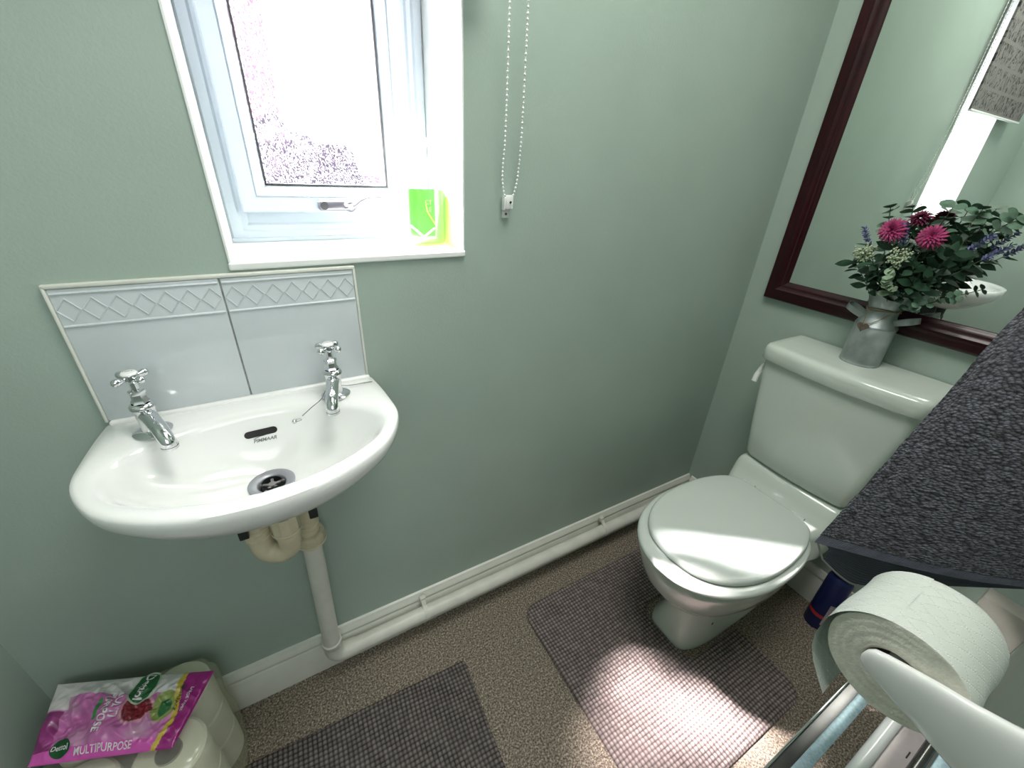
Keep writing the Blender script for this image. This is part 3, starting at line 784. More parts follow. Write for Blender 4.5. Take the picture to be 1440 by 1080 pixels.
bm = B(); add_tube(bm, [(-1.083, 0.088, z0 + 0.15), (-1.080, 0.088, z0 + 0.08), (-1.072, 0.088, z0 + 0.012)], 0.0022, 8); obj('dip_tube', bm, M['clear_film'], so)
bm = B(); add_lathe(bm, [(0.0135, 0.146), (0.0145, 0.148), (0.0145, 0.160), (0.013, 0.162), (0.006, 0.1625), (0.0055, 0.182)], 24, (-1.083, 0.088, z0)); obj('pump_collar', bm, M['wall_white'], so)
bm = B(); add_lathe(bm, [(0.005, 0.180), (0.011, 0.181), (0.0115, 0.192), (0.009, 0.195), (0.0001, 0.1955)], 20, (-1.083, 0.088, z0))
add_tube(bm, catmull([(-1.083, 0.088, z0 + 0.188), (-1.098, 0.080, z0 + 0.189), (-1.112, 0.074, z0 + 0.187), (-1.117, 0.072, z0 + 0.180)], 5), 0.0042, 12)
obj('pump_head', bm, M['wall_white'], so)
sb = bvh_of([c for c in so.children if c.name.startswith('bottle')][0])
fr = lambda x, y: Vector((-1.090 + x, 0.02, z0 + y))
bm = B()
def strip(bm, pts, w):
    for (x0, y0), (x1, y1) in zip(pts, pts[1:]):
        d = Vector((x1 - x0, y1 - y0, 0)).normalized(); n = Vector((-d.y, d.x, 0)) * w / 2
        a, b = Vector((x0, y0, 0)), Vector((x1, y1, 0)); k = 6
        prev = None
        for i in range(k + 1):
            p = a.lerp(b, i / k); v1 = bm.verts.new(p + n); v2 = bm.verts.new(p - n)
            if prev: bm.faces.new((prev[0], v1, v2, prev[1]))
            prev = (v1, v2)
strip(bm, [(-0.030, 0.040), (-0.006, 0.018), (0.018, 0.035)], 0.004)
project(bm, sb, fr, (0, 1, 0), 0.0005); obj('label_chevron', bm, M['ink_white'], so, False)
bm = B(); strip(bm, [(0.0, 0.085), (0.004, 0.065), (0.019, 0.042)], 0.0018); project(bm, sb, fr, (0, 1, 0), 0.0005); obj('label_line', bm, pbr('yellow_ink', (0.6, 0.62, 0.1), 0.5), so, False)
for tx, x, y, s in (('CT', 0.006, 0.083, 0.012), ('RE', 0.006, 0.070, 0.012)):
    bm = text_bm(tx, s, 0.0002); project(bm, sb, lambda a, b, x=x, y=y: fr(a + x, b + y), (0, 1, 0), 0.0006); obj('label_lettering', bm, pbr('olive_ink', (0.13, 0.38, 0.08), 0.5), so, False)

# ------------------------------------------------------------------ roman blind + chain
bl = thing('roman_blind', 'grey roman blind with handwritten script print above the window, seen in the mirror', 'blind', (-1.27, -0.04, 1.515))
bm = B()
zz = np.linspace(1.515, 2.16, 20)
add_loft(bm, [[(-1.56, -0.043 - 0.0, z), (-0.995, -0.043, z), (-0.995, -0.036, z), (-1.56, -0.036, z)] for z in zz])
obj('fabric', bm, M['script'], bl, False)
bm = B(); add_box(bm, (-1.56, -0.046, 1.512), (-0.995, -0.034, 1.519), 0.002); obj('bottom_edge', bm, M['wall_white'], bl)
bm = B(); add_box(bm, (-1.57, -0.05, 2.16), (-0.92, 0, 2.20), 0.004); obj('head_rail', bm, M['gloss_white'], bl)
bc = thing('blind_chain', 'white beaded loop of blind cord hanging beside the window', 'blind chain', (-0.945, -0.02, 1.165))
lpath = catmull([(-0.966, -0.030, 2.17), (-0.966, -0.030, 1.80), (-0.965, -0.030, 1.50), (-0.960, -0.022, 1.32), (-0.9590, -0.014, 1.25), (-0.957, -0.013, 1.222), (-0.951, -0.012, 1.200)], 60)
rpath = catmull([(-0.930, -0.030, 2.17), (-0.930, -0.030, 1.80), (-0.930, -0.030, 1.50), (-0.9255, -0.022, 1.32), (-0.924, -0.014, 1.25), (-0.927, -0.013, 1.222), (-0.933, -0.012, 1.200)], 60)
bm = B()
for P in (lpath, rpath):
    acc = 0; last = P[0]
    for p in P:
        acc += (p - last).length; last = p
        if acc > 0.0068: acc = 0; bmesh.ops.create_icosphere(bm, subdivisions=2, radius=0.0023, matrix=Matrix.Translation(p))
    add_tube(bm, P[::10] + [P[-1]], 0.0008, 5)
obj('beads', bm, M['ceramic'], bc)
bm = B(); add_box(bm, (-0.951, -0.004, 1.160), (-0.935, 0.0, 1.200), 0.001); add_box(bm, (-0.950, -0.018, 1.178), (-0.934, -0.004, 1.204), 0.002); add_box(bm, (-0.953, -0.016, 1.176), (-0.950, -0.002, 1.200), 0.001)
cl = obj('wall_clip', bm, M['ceramic'], bc)
bm = B(); add_lathe(bm, [(0.0025, 0), (0.0025, 0.0012), (0.0001, 0.0013)], 12, (-0.943, -0.004, 1.168), (0, -1, 0)); obj('screw', bm, M['chrome_dark'], cl); bm = B(); add_lathe(bm, [(0.0025, 0), (0.0025, 0.0012), (0.0001, 0.0013)], 12, (-0.941, -0.018, 1.191), (0, -1, 0)); obj('screw', bm, M['chrome_dark'], cl)

# ------------------------------------------------------------------ mirror
MY0, MY1, MZ0, MZ1 = -0.80, -0.066, 0.920, 1.80
mr = thing('wall_mirror', 'large wall mirror in a dark burgundy moulded frame above the cistern', 'mirror', (0, -0.43, MZ0))
bm = B()
prof = [(0.0, 0.0), (0.0, -0.014), (0.003, -0.019), (0.008, -0.021), (0.020, -0.022), (0.026, -0.026), (0.034, -0.027), (0.040, -0.023), (0.043, -0.019), (0.047, -0.018), (0.050, -0.015), (0.055, -0.013), (0.059, -0.009), (0.060, 0.0)]
corners = [(MY0, MZ0, 1, 1), (MY1, MZ0, -1, 1), (MY1, MZ1, -1, -1), (MY0, MZ1, 1, -1)]
rings = [[bm.verts.new((d, cy + sy_ * i, cz + sz * i)) for i, d in prof] for cy, cz, sy_, sz in corners]
for a in range(4):
    b = (a + 1) % 4
    for k in range(len(prof)):
        k2 = (k + 1) % len(prof); bm.faces.new((rings[a][k], rings[a][k2], rings[b][k2], rings[b][k]))
obj('frame', bm, M['burgundy'], mr, True, 30)
bm = B(); add_box(bm, (-0.008, MY0 + 0.05, MZ0 + 0.05), (-0.002, MY1 - 0.05, MZ1 - 0.05)); obj('glass', bm, M['mirror'], mr, False)

# ------------------------------------------------------------------ toilet
TY = -0.395
to = thing('toilet', 'white close-coupled toilet with closed lid in the corner', 'toilet', (-0.35, TY, 0))
def sym(half, n=96, cx=None):
    """half: (x, halfwidth) from back to front -> closed smooth loop"""
    h = smooth_half([(x, w) for x, w in half], 8)
    up = [(x, TY + w) for x, w in h]; dn = [(x, TY - w) for x, w in h[::-1]]
    poly = [Vector((a, b, 0)) for a, b in up + dn]
    c = cx if cx is not None else sum(p.x for p in poly) / len(poly)
    return resample(poly, c, TY, n), c
lidh = [(-0.222, 0.0), (-0.222, 0.05), (-0.224, 0.088), (-0.250, 0.127), (-0.32, 0.154), (-0.41, 0.164), (-0.50, 0.160), (-0.57, 0.139), (-0.62, 0.105), (-0.65, 0.060), (-0.661, 0.0)]
seath = [(-0.230, 0.0), (-0.230, 0.07), (-0.232, 0.105), (-0.27, 0.148), (-0.34, 0.172), (-0.43, 0.180), (-0.52, 0.174), (-0.60, 0.147), (-0.655, 0.105), (-0.687, 0.055), (-0.696, 0.0)]
LID, lc = sym(lidh, cx=-0.43); SEAT, sc_ = sym(seath, cx=-0.43)
def sl(loop, s, z, c): return [Vector((c + (p.x - c) * s, TY + (p.y - TY) * s, z)) for p in loop]
bm = B(); add_loft(bm, [sl(LID, s, z, lc) for s, z in [(0.96, 0.4065), (0.99, 0.408), (1.0, 0.412), (1.0, 0.417), (0.992, 0.4215), (0.975, 0.4245), (0.94, 0.4262), (0.8, 0.4275), (0.5, 0.4285), (0.1, 0.429)]])
obj('lid', bm, M['seat'], to, True, 70)
hole = sl(SEAT, 0.66, 0, sc_)
bm = B()
lp = [mixl(hole, hole, 0, 0.396), mixl(hole, hole, 0, 0.389), mixl(hole, SEAT, 0.9, 0.385), sl(SEAT, 0.985, 0.386, sc_), sl(SEAT, 1.0, 0.391, sc_), sl(SEAT, 1.0, 0.397, sc_), sl(SEAT, 0.985, 0.4025, sc_), sl(SEAT, 0.95, 0.4055, sc_), mixl(hole, SEAT, 0.5, 0.4055), mixl(hole, hole, 0, 0.402)]
lp.append(lp[0]); add_loft(bm, lp, cap0=False, cap1=False); bmesh.ops.remove_doubles(bm, verts=bm.verts, dist=1e-6)
obj('seat', bm, M['seat'], to, True, 70)
# hinges
for s in (-1, 1):
    bm = B(); add_tube(bm, [(-0.214, TY + s * 0.075 - 0.018, 0.408), (-0.214, TY + s * 0.075 + 0.018, 0.408)], 0.010, 16); add_box(bm, (-0.224, TY + s * 0.075 - 0.012, 0.385), (-0.206, TY + s * 0.075 + 0.012, 0.405), 0.003)
    obj('hinge', bm, M['seat'], to)
# pan (bowl + pedestal) lofted over height; superellipse cross sections in x,y
def sect(xf, xb, w, z, e=2.4, wb=None, n=72):
    cx = (xf + xb) / 2; a = (xb - xf) / 2; r = []
    for k in range(n):
        t_ = 2 * PI * k / n; c, s = math.cos(t_), math.sin(t_)
        x = a * math.copysign(abs(c) ** (2 / e), c); ww = w if wb is None else (w + (wb - w) * max(0, min(1, (x / a + 1) / 2)))
        r.append(Vector((cx + x, TY + ww * math.copysign(abs(s) ** (2 / e), s), z)))
    return r
bm = B()
P_ = [(-0.550, -0.085, 0.084, 0.0, 4.0), (-0.550, -0.085, 0.084, 0.012, 4.0), (-0.541, -0.09, 0.075, 0.03, 3.8), (-0.530, -0.10, 0.066, 0.09, 3.4), (-0.528, -0.10, 0.066, 0.15, 3.0), (-0.548, -0.10, 0.082, 0.188, 2.5),
      (-0.585, -0.11, 0.110, 0.208, 2.4), (-0.628, -0.12, 0.139, 0.238, 2.3), (-0.656, -0.13, 0.156, 0.280, 2.3), (-0.673, -0.15, 0.165, 0.325, 2.3), (-0.680, -0.17, 0.168, 0.352, 2.35), (-0.684, -0.18, 0.171, 0.368, 2.35), (-0.682, -0.19, 0.170, 0.380, 2.35), (-0.672, -0.20, 0.164, 0.3845, 2.35)]
add_loft(bm, [sect(*p) for p in P_])
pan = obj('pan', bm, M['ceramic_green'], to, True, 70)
# rear shelf ramping up to the cistern
bm = B()
def shelf(x, z, w, zb=0.30):
    r = 0.018; return [(x, TY + w, zb), (x, TY + w, z - r), (x, TY + w - r * 0.3, z - r * 0.3), (x, TY + w - r, z), (x, TY - w + r, z), (x, TY - w + r * 0.3, z - r * 0.3), (x, TY - w, z - r), (x, TY - w, zb)]
SHX = [(-0.262, 0.387, 0.110), (-0.24, 0.391, 0.128), (-0.22, 0.398, 0.140), (-0.20, 0.412, 0.148), (-0.185, 0.432, 0.151), (-0.176, 0.452, 0.152), (-0.168, 0.463, 0.152), (-0.155, 0.466, 0.152), (-0.008, 0.466, 0.152)]
add_loft(bm, [shelf(x, z, w) for x, z, w in SHX])
obj('rear_shelf', bm, M['ceramic_green'], to, True, 60)
# bolt hole in the pedestal side
pb = bvh_of(pan)
for s in (-1,):
    bm = disc_bm(0.0045, 0.0045, 16); project(bm, pb, lambda x, y: Vector((-0.43 + x, TY - 0.3, 0.062 + y)), (0, 1, 0), 0.0005); obj('bolt_hole', bm, M['black'], pan, False)
# cistern
def cist(z, hw, xf, bow, r=0.025, x_b=-0.006, n=10):
    pts = [(x_b, TY - 0.003 + hw), (xf + r, TY - 0.003 + hw)]
    P = []
    P.append(Vector((x_b, TY + hw, z)))
    for k in range(6):
        a = k / 5 * PI / 2; P.append(Vector((xf + r - r * math.sin(a), TY + hw - r + r * math.cos(a), z)))
    for k in range(1, n):
        f = k / n; y = TY + (hw - r) * (1 - 2 * f); P.append(Vector((xf - bow * (1 - (1 - 2 * f) ** 2), y, z)))
    for k in range(6):
        a = (1 - k / 5) * PI / 2; P.append(Vector((xf + r - r * math.sin(a), TY - hw + r - r * math.cos(a), z)))
    P.append(Vector((x_b, TY - hw, z)))
    return P
ci = to
bm = B(); add_loft(bm, [cist(z, w, x, b, r) for z, w, x, b, r in [(0.469, 0.138, -0.155, 0.006, 0.03), (0.472, 0.144, -0.162, 0.008, 0.028), (0.482, 0.149, -0.167, 0.010, 0.026), (0.56, 0.161, -0.168, 0.012, 0.026), (0.66, 0.175, -0.169, 0.013, 0.026), (0.77, 0.188, -0.170, 0.014, 0.026), (0.79, 0.188, -0.170, 0.014, 0.026)]])
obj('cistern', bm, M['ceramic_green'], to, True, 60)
bm = B(); add_loft(bm, [cist(z, w, x, b, r) for z, w, x, b, r in [(0.790, 0.190, -0.174, 0.014, 0.028), (0.7905, 0.195, -0.180, 0.015, 0.03), (0.794, 0.1965, -0.182, 0.015, 0.03), (0.820, 0.1965, -0.182, 0.015, 0.03), (0.829, 0.195, -0.180, 0.015, 0.03), (0.8345, 0.191, -0.176, 0.014, 0.03), (0.8375, 0.184, -0.168, 0.013, 0.03), (0.8385, 0.170, -0.152, 0.010, 0.03)]])
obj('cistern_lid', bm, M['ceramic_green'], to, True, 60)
bm = B(); add_tube(bm, [(-0.125, TY + 0.172, 0.745), (-0.125, TY + 0.202, 0.747)], 0.011, 16)
add_tube(bm, catmull([(-0.125, TY + 0.198, 0.752), (-0.138, TY + 0.197, 0.740), (-0.148, TY + 0.198, 0.722), (-0.152, TY + 0.198, 0.704)], 5), [0.008] * 8 + [0.0085] * 8, 14, sy=0.7)
obj('flush_lever', bm, M['ceramic'], to)

# ------------------------------------------------------------------ spray can + bag behind the toilet
sc2 = thing('spray_can', 'dark blue aerosol can with red band standing on the floor behind the toilet', 'can', (-0.072, -0.600, 0))
o = (-0.072, -0.600, 0)
bm = B(); add_lathe(bm, [(0.0001, 0.002), (0.028, 0.0), (0.0325, 0.003), (0.033, 0.008), (0.033, 0.20), (0.030, 0.212), (0.018, 0.222), (0.0175, 0.228), (0.0001, 0.229)], 36, o); obj('canister', bm, M['can_blue'], sc2)
bm = B(); add_lathe(bm, [(0.0334, 0.052), (0.0336, 0.053), (0.0336, 0.065), (0.0334, 0.066)], 36, o); obj('red_stripe', bm, M['can_red'], sc2)
bm = B(); n = 12
for k in range(n):
    a0, a1 = [math.radians(-150 + 75 * q / n) for q in (k, k + 1)]
    vs = [bm.verts.new((o[0] + 0.0338 * math.cos(a), o[1] + 0.0338 * math.sin(a), z)) for a, z in ((a0, 0.028), (a1, 0.028), (a1, 0.120), (a0, 0.120))]; bm.faces.new(vs)
bmesh.ops.remove_doubles(bm, verts=bm.verts, dist=1e-6); obj('paper_label', bm, M['can_label'], sc2)
bm = B(); add_lathe(bm, [(0.019, 0.225), (0.028, 0.226), (0.028, 0.262), (0.024, 0.268), (0.0001, 0.269)], 28, o); obj('cap', bm, M['can_blue'], sc2)
def blob(c, r, seed, rough=0.3, sub=5, flatten=0.0):
    bm = bmesh.new(); bmesh.ops.create_icosphere(bm, subdivisions=sub, radius=1)
    for v in bm.verts:
        d = v.co.copy(); n1 = noise.noise(d * 1.6 + Vector((seed, 0, 0))) * rough + abs(noise.noise(d * 4.5 + Vector((0, seed, 0)))) * rough * 0.6
        v.co = Vector((c[0] + d.x * r[0] * (1 + n1), c[1] + d.y * r[1] * (1 + n1), max(0.001, c[2] + d.z * r[2] * (1 + n1))))
    return bm
tag(obj('crumpled_bag', blob((-0.075, -0.705, 0.085), (0.045, 0.05, 0.085), 3.1), M['bag_grey'], None, True, 180), 'crumpled mauve-grey plastic bag on the floor right of the spray can', 'bag')

# ------------------------------------------------------------------ bath mats
def mat_mesh(name, cx, cy, w, h, ang, pitch, inside, thick=0.011, base=(0.275, 0.232, 0.222), seed=0, ns=6):
    nx = int(w / pitch * ns); ny = int(h / pitch * ns)
    u = np.linspace(-w / 2, w / 2, nx); v = np.linspace(-h / 2, h / 2, ny); U, V = np.meshgrid(u, v)
    rng = np.random.RandomState(seed)
    def wob(A, B_, k):
        s = 0
        for j in range(4):
            f1, f2, ph = rng.uniform(5, 26), rng.uniform(5, 26), rng.uniform(0, 6.28); s = s + np.sin(A * f1 + B_ * f2 + ph) / (j + 1.5)
        return s * k
    U2 = U + wob(U, V, 0.0016); V2 = V + wob(U, V, 0.0022)
    a = np.abs(np.sin(PI * U2 / pitch)) ** 0.55; b = np.abs(np.sin(PI * V2 / pitch)) ** 0.55
    ci_ = np.floor(U2 / pitch).astype(int); cj = np.floor(V2 / pitch).astype(int)
    rnd = rng.rand(400, 400)[(ci_ % 400), (cj % 400)]
    hgt = a * b
    d = inside(U, V)                      # signed distance, positive inside
    edge = np.clip(d / 0.006, 0, 1) ** 0.5
    Z = (0.002 + edge * (thick - 0.006)) + hgt * (0.0042 + 0.0015 * rnd) * edge
    Z = Z + wob(U, V, 0.0004)
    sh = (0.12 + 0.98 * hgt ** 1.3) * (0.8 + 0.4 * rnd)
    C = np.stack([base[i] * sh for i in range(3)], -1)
    ca, sa = math.cos(ang), math.sin(ang)
    X = cx + U * ca - V * sa; Y = cy + U * sa + V * ca
    Z = np.maximum(Z, 0.001)
    return grid_mesh(name, X, Y, Z, col=C, mask=(d > -0.001))
def sd_round(U, V, x0, x1, y0, y1, r):
    cx, cy = (x0 + x1) / 2, (y0 + y1) / 2; qx = np.abs(U - cx) - (x1 - x0) / 2 + r; qy = np.abs(V - cy) - (y1 - y0) / 2 + r
    return -(np.hypot(np.maximum(qx, 0), np.maximum(qy, 0)) + np.minimum(np.maximum(qx, qy), 0) - r)
# pedestal mat: centre (-0.61,-0.41)
PMX, PMY = -0.612, -0.412
def ins1(U, V):
    d = sd_round(U, V, -0.285, 0.285, -0.290, 0.290, 0.05)
    notch = sd_round(U, V, 0.064, 0.6, -0.078, 0.112, 0.035)
    return np.minimum(d, -notch)
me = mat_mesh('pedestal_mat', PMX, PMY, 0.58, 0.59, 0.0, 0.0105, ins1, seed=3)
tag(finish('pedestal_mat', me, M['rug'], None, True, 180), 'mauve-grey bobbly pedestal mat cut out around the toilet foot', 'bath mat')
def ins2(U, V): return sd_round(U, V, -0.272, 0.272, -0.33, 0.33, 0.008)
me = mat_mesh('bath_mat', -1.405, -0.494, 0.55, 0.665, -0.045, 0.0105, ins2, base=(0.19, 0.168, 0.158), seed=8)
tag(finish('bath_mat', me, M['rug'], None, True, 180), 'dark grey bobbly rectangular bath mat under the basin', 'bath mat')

# ------------------------------------------------------------------ jug of flowers
JX, JY, JZ = -0.066, -0.394, 0.8385
jug = thing('milk_churn_jug', 'small galvanised metal churn jug on the cistern lid', 'jug', (JX, JY, JZ))
bm = B()
add_lathe(bm, [(0.0001, 0.0005), (0.043, 0.0005), (0.0442, 0.002), (0.0442, 0.008), (0.0436, 0.010), (0.0436, 0.098), (0.0446, 0.099), (0.0446, 0.103), (0.0432, 0.105), (0.0405, 0.113), (0.0345, 0.123), (0.0325, 0.130), (0.0325, 0.148), (0.0345, 0.152), (0.0395, 0.170), (0.0445, 0.188), (0.0455, 0.190), (0.0435, 0.1885), (0.038, 0.170), (0.031, 0.150), (0.031, 0.02), (0.0001, 0.02)], 48, (JX, JY, JZ))
obj('body', bm, M['zinc'], jug, True, 50)
for s in (1, -1):
    bm = B()
    arc = [Vector((JX - 0.012, JY + s * 0.034, JZ + 0.118)), Vector((JX - 0.018, JY + s * 0.052, JZ + 0.126)), Vector((JX - 0.016, JY + s * 0.070, JZ + 0.134)), Vector((JX, JY + s * 0.076, JZ + 0.137)), Vector((JX + 0.016, JY + s * 0.070, JZ + 0.134)), Vector((JX + 0.018, JY + s * 0.052, JZ + 0.126)), Vector((JX + 0.012, JY + s * 0.034, JZ + 0.118))]
    arc = catmull(arc, 5); up = Vector((0, -s * 0.3, 1)).normalized() * 0.0065
    ctr = Vector((JX, JY + s * 0.05, JZ + 0.12))
    out_ = [p + (p - ctr).normalized() * 0.0009 for p in arc]
    lps = [[a - up, a + up, b + up, b - up] for a, b in zip(arc, out_)]
    add_loft(bm, lps); obj('handle', bm, M['zinc'], jug, True, 50)
bm = B()
for k, dz in enumerate((0.0, 0.003)):
    add_tube(bm, [(JX + math.cos(a) * 0.0345, JY + math.sin(a) * 0.0345, JZ + 0.143 + dz + 0.003 * math.sin(a * 2 + k)) for a in np.linspace(0, 2 * PI, 40)], 0.0011, 6)
tw = obj('twine', bm, M['twine'], jug)
hx = Vector((JX - 0.0475, JY + 0.010, JZ + 0.101))
bm = B(); add_tube(bm, catmull([(JX - 0.0335, JY + 0.018, JZ + 0.143), (JX - 0.042, JY + 0.015, JZ + 0.118), hx + Vector((0.001, 0, 0.008)), (JX - 0.042, JY - 0.008, JZ + 0.119), (JX - 0.026, JY - 0.025, JZ + 0.140)], 6), 0.0009, 6); obj('twine_loop', bm, M['twine'], tw)
bm = B(); hp = []
for a in np.linspace(0, 2 * PI, 28, endpoint=False):
    x = 16 * math.sin(a) ** 3; y = 13 * math.cos(a) - 5 * math.cos(2 * a) - 2 * math.cos(3 * a) - math.cos(4 * a)
    hp.append(hx + Vector((0, x * 0.0008, y * 0.0008 + 0.0)))
add_prism(bm, hp, (-0.002, 0, 0)); obj('heart_tag', bm, M['tag'], tw, True, 40)

MOUTH = Vector((JX, JY, JZ + 0.175))
def leaf(bm, base, d, length, width, nrm=None, fold=0.15, round_=False):
    d = d.normalized(); n = (nrm or Vector((random.uniform(-1, 1), random.uniform(-1, 1), random.uniform(-.2, 1)))); n = (n - d * n.dot(d))
    if n.length < 1e-4: n = frame_of(d)[0]
    n.normalize(); s = d.cross(n).normalized()
    k = 6; L_, R_, C_ = [], [], []
    for i in range(k + 1):
        f = i / k
        w = (math.sin(PI * min(1, max(0.02, f))) ** (0.55 if round_ else 0.9)) * width / 2
        if f >= 1: w = 0.0003
        p = base + d * length * f + n * (-0.18 * length * f * f)
        C_.append(bm.verts.new(p)); L_.append(bm.verts.new(p + s * w + n * fold * w)); R_.append(bm.verts.new(p - s * w + n * fold * w))
    for i in range(k):
        bm.faces.new((C_[i], C_[i + 1], L_[i + 1], L_[i])); bm.faces.new((R_[i], R_[i + 1], C_[i + 1], C_[i]))
def stem_pts(tip, bend=0.02):
    a = MOUTH + Vector((random.uniform(-.012, .012), random.uniform(-.012, .012), -0.05)); tip = Vector(tip)
    mid = a.lerp(tip, 0.5) + Vector((random.uniform(-1, 1), random.uniform(-1, 1), 1)) * bend * 0.4
    return catmull([a, mid, tip], 6)
GRP = {}
def sprig(kind, tip, label, cat, group):
    P = stem_pts(tip); tip = Vector(tip)
    t_ = thing(kind, label, cat, P[0], group)
    bm = B(); add_tube(bm, P, 0.0009, 6); obj('stem', bm, M['stem'], t_)
    return t_, P
def eucalyptus(tip, label, mat='euca', size=0.027, nl=8):
    t_, P = sprig('eucalyptus_sprig', tip, label, 'foliage', 'eucalyptus sprigs in the churn jug')
    bm = B()
    for i in range(nl):
        f = 1 - i / nl * 0.55; q = f * (len(P) - 1); k = min(int(q), len(P) - 2); p = P[k].lerp(P[k + 1], q - k); ax = (P[k + 1] - P[k]).normalized()
        x, y = frame_of(ax); a = random.uniform(0, 2 * PI)
        for s in (0, PI):
            d = x * math.cos(a + s) + y * math.sin(a + s) + ax * 0.35
            leaf(bm, p, d, size * random.uniform(.8, 1.1), size * random.uniform(.75, .95), ax * 0.6 + Vector((-.8, 0, .4)), 0.1, True)
    obj('leaves', bm, M[mat], t_, True, 180)
def lavender(tip, label):
    t_, P = sprig('lavender_sprig', tip, label, 'flower', 'lavender sprigs in the churn jug')
    bm = B(); n = len(P)
    ax = (P[-1] - P[-3]).normalized(); x, y = frame_of(ax)
    for i in range(40):
        f = i / 40; p = P[-1] - ax * 0.050 * (1 - f); a = i * 2.4; r = 0.0045 * (1 - f * 0.5)
        d = x * math.cos(a) + y * math.sin(a) + ax * 0.7
        leaf(bm, p, d, 0.0095, 0.0048, None, 0.3)
    obj('florets', bm, M['lavender'], t_, True, 180)
    bm = B()
    for i in range(6):
        f = 0.35 + i * 0.08; q = f * (n - 1); k = int(q); p = P[k].lerp(P[min(k + 1, n - 1)], q - k); a = i * 2.1
        leaf(bm, p, x * math.cos(a) + y * math.sin(a) + ax * 0.8, 0.028, 0.005)
    obj('leaves', bm, M['dark_leaf'], t_, True, 180)
def filler(tip, label):
    t_, P = sprig('white_filler_sprig', tip, label, 'foliage', 'white-green filler sprigs in the churn jug')
    bm = B(); c = Vector(tip)
    for i in range(130):
        d = Vector((random.gauss(0, 1), random.gauss(0, 1), random.gauss(0, .8))).normalized() * 0.025 * random.uniform(.4, 1)
        add = c + d + Vector((0, 0, -0.006))
        bmesh.ops.create_icosphere(bm, subdivisions=1, radius=random.uniform(.0018, .0030), matrix=Matrix.Translation(add))
    obj('buds', bm, M['cream_bud'], t_, True, 180)
    bm = B()
    for i in range(26):
        d = Vector((random.gauss(0, 1), random.gauss(0, 1), random.gauss(0, .8))).normalized()
        leaf(bm, c + Vector((0, 0, -0.008)), d, 0.022, 0.0045)
    obj('leaves', bm, M['pale_leaf'], t_, True, 180)
def chrysanth(tip, face, label, mat='magenta', R=0.0265):
    t_, P = sprig('pink_chrysanthemum', tip, label, 'flower', None)
    bm = B(); c = Vector(tip); ax = Vector(face).normalized(); x, y = frame_of(ax)
    for ring, (np_, el, ln) in enumerate([(18, -0.15, 1.0), (18, 0.12, 0.97), (16, 0.38, 0.88), (14, 0.65, 0.75), (11, 0.95, 0.6), (8, 1.25, 0.45)]):
        for k in range(np_):
            a = 2 * PI * (k + ring * 0.37) / np_ + random.uniform(-.06, .06); e_ = el + random.uniform(-.08, .08)
            d = (x * math.cos(a) + y * math.sin(a)) * math.cos(e_) + ax * math.sin(e_)
            leaf(bm, c + d * 0.003, d, R * ln, 0.0062, ax, 0.45)
    obj('petals', bm, M[mat], t_, True, 180)
    bm = B()
    for k in range(7):
        a = 2 * PI * k / 7; leaf(bm, c - ax * 0.004, (x * math.cos(a) + y * math.sin(a)) - ax * 0.2, 0.016, 0.007, ax)
    obj('sepals', bm, M['dark_leaf'], t_, True, 180)
def foliage(tip, label, nl=16, ln=0.040, wd=0.017):
    t_, P = sprig('leafy_stem', tip, label, 'foliage', 'dark leafy stems in the churn jug')
    bm = B(); n = len(P)
    for i in range(nl):
        f = 0.42 + 0.58 * i / nl; q = f * (n - 1); k = min(int(q), n - 2); p = P[k].lerp(P[k + 1], q - k); ax = (P[k + 1] - P[k]).normalized(); x, y = frame_of(ax); a = i * 2.4
        leaf(bm, p, x * math.cos(a) + y * math.sin(a) + ax * 0.5, ln * random.uniform(.7, 1.1), wd)
    obj('leaves', bm, M['dark_leaf'], t_, True, 180)

chrysanth((-0.128, -0.361, 1.167), (-1, 0.15, 0.35), 'left bright pink chrysanthemum head in the churn jug')
chrysanth((-0.120, -0.432, 1.163), (-1, -0.2, 0.35), 'right bright pink chrysanthemum head in the churn jug', R=0.0245)
chrysanth((-0.078, -0.385, 1.195), (-0.5, 0.2, 0.9), 'darker crimson chrysanthemum behind the two pink ones', 'deep_red', 0.021)
for tp, lb in [((-0.07, -0.318, 1.210), 'eucalyptus sprig rising highest at the left of the bouquet'), ((-0.06, -0.425, 1.222), 'eucalyptus sprig at the top centre of the bouquet'), ((-0.05, -0.470, 1.222), 'eucalyptus sprig at the top just right of centre in the bouquet'), ((-0.05, -0.525, 1.212), 'eucalyptus sprig reaching furthest right at the top of the bouquet')]:
    eucalyptus(tp, lb)
eucalyptus((-0.155, -0.400, 1.075), 'pale green round-leaved sprig drooping over the front of the jug', 'pale_leaf', 0.021, 8)
eucalyptus((-0.085, -0.512, 1.050), 'small round-leaved sprig hanging low at the right of the bouquet', 'euca', 0.016, 4)
eucalyptus((-0.110, -0.462, 1.020), 'grey green sprig drooping over the right rim of the jug', 'euca', 0.018, 6)
lavender((-0.095, -0.292, 1.162), 'purple-blue lavender sprig at the far left of the bouquet')
lavender((-0.125, -0.380, 1.182), 'purple-blue lavender sprig standing between the two pink flowers')
lavender((-0.085, -0.515, 1.178), 'upper of the two lavender sprigs leaning right')
lavender((-0.080, -0.548, 1.165), 'lavender sprig leaning furthest right, with its tip over the mirror')
filler((-0.125, -0.325, 1.115), 'white-green filler sprig at the left below the pink flower')
filler((-0.135, -0.398, 1.118), 'white-green filler sprig at the centre below the pink flowers')
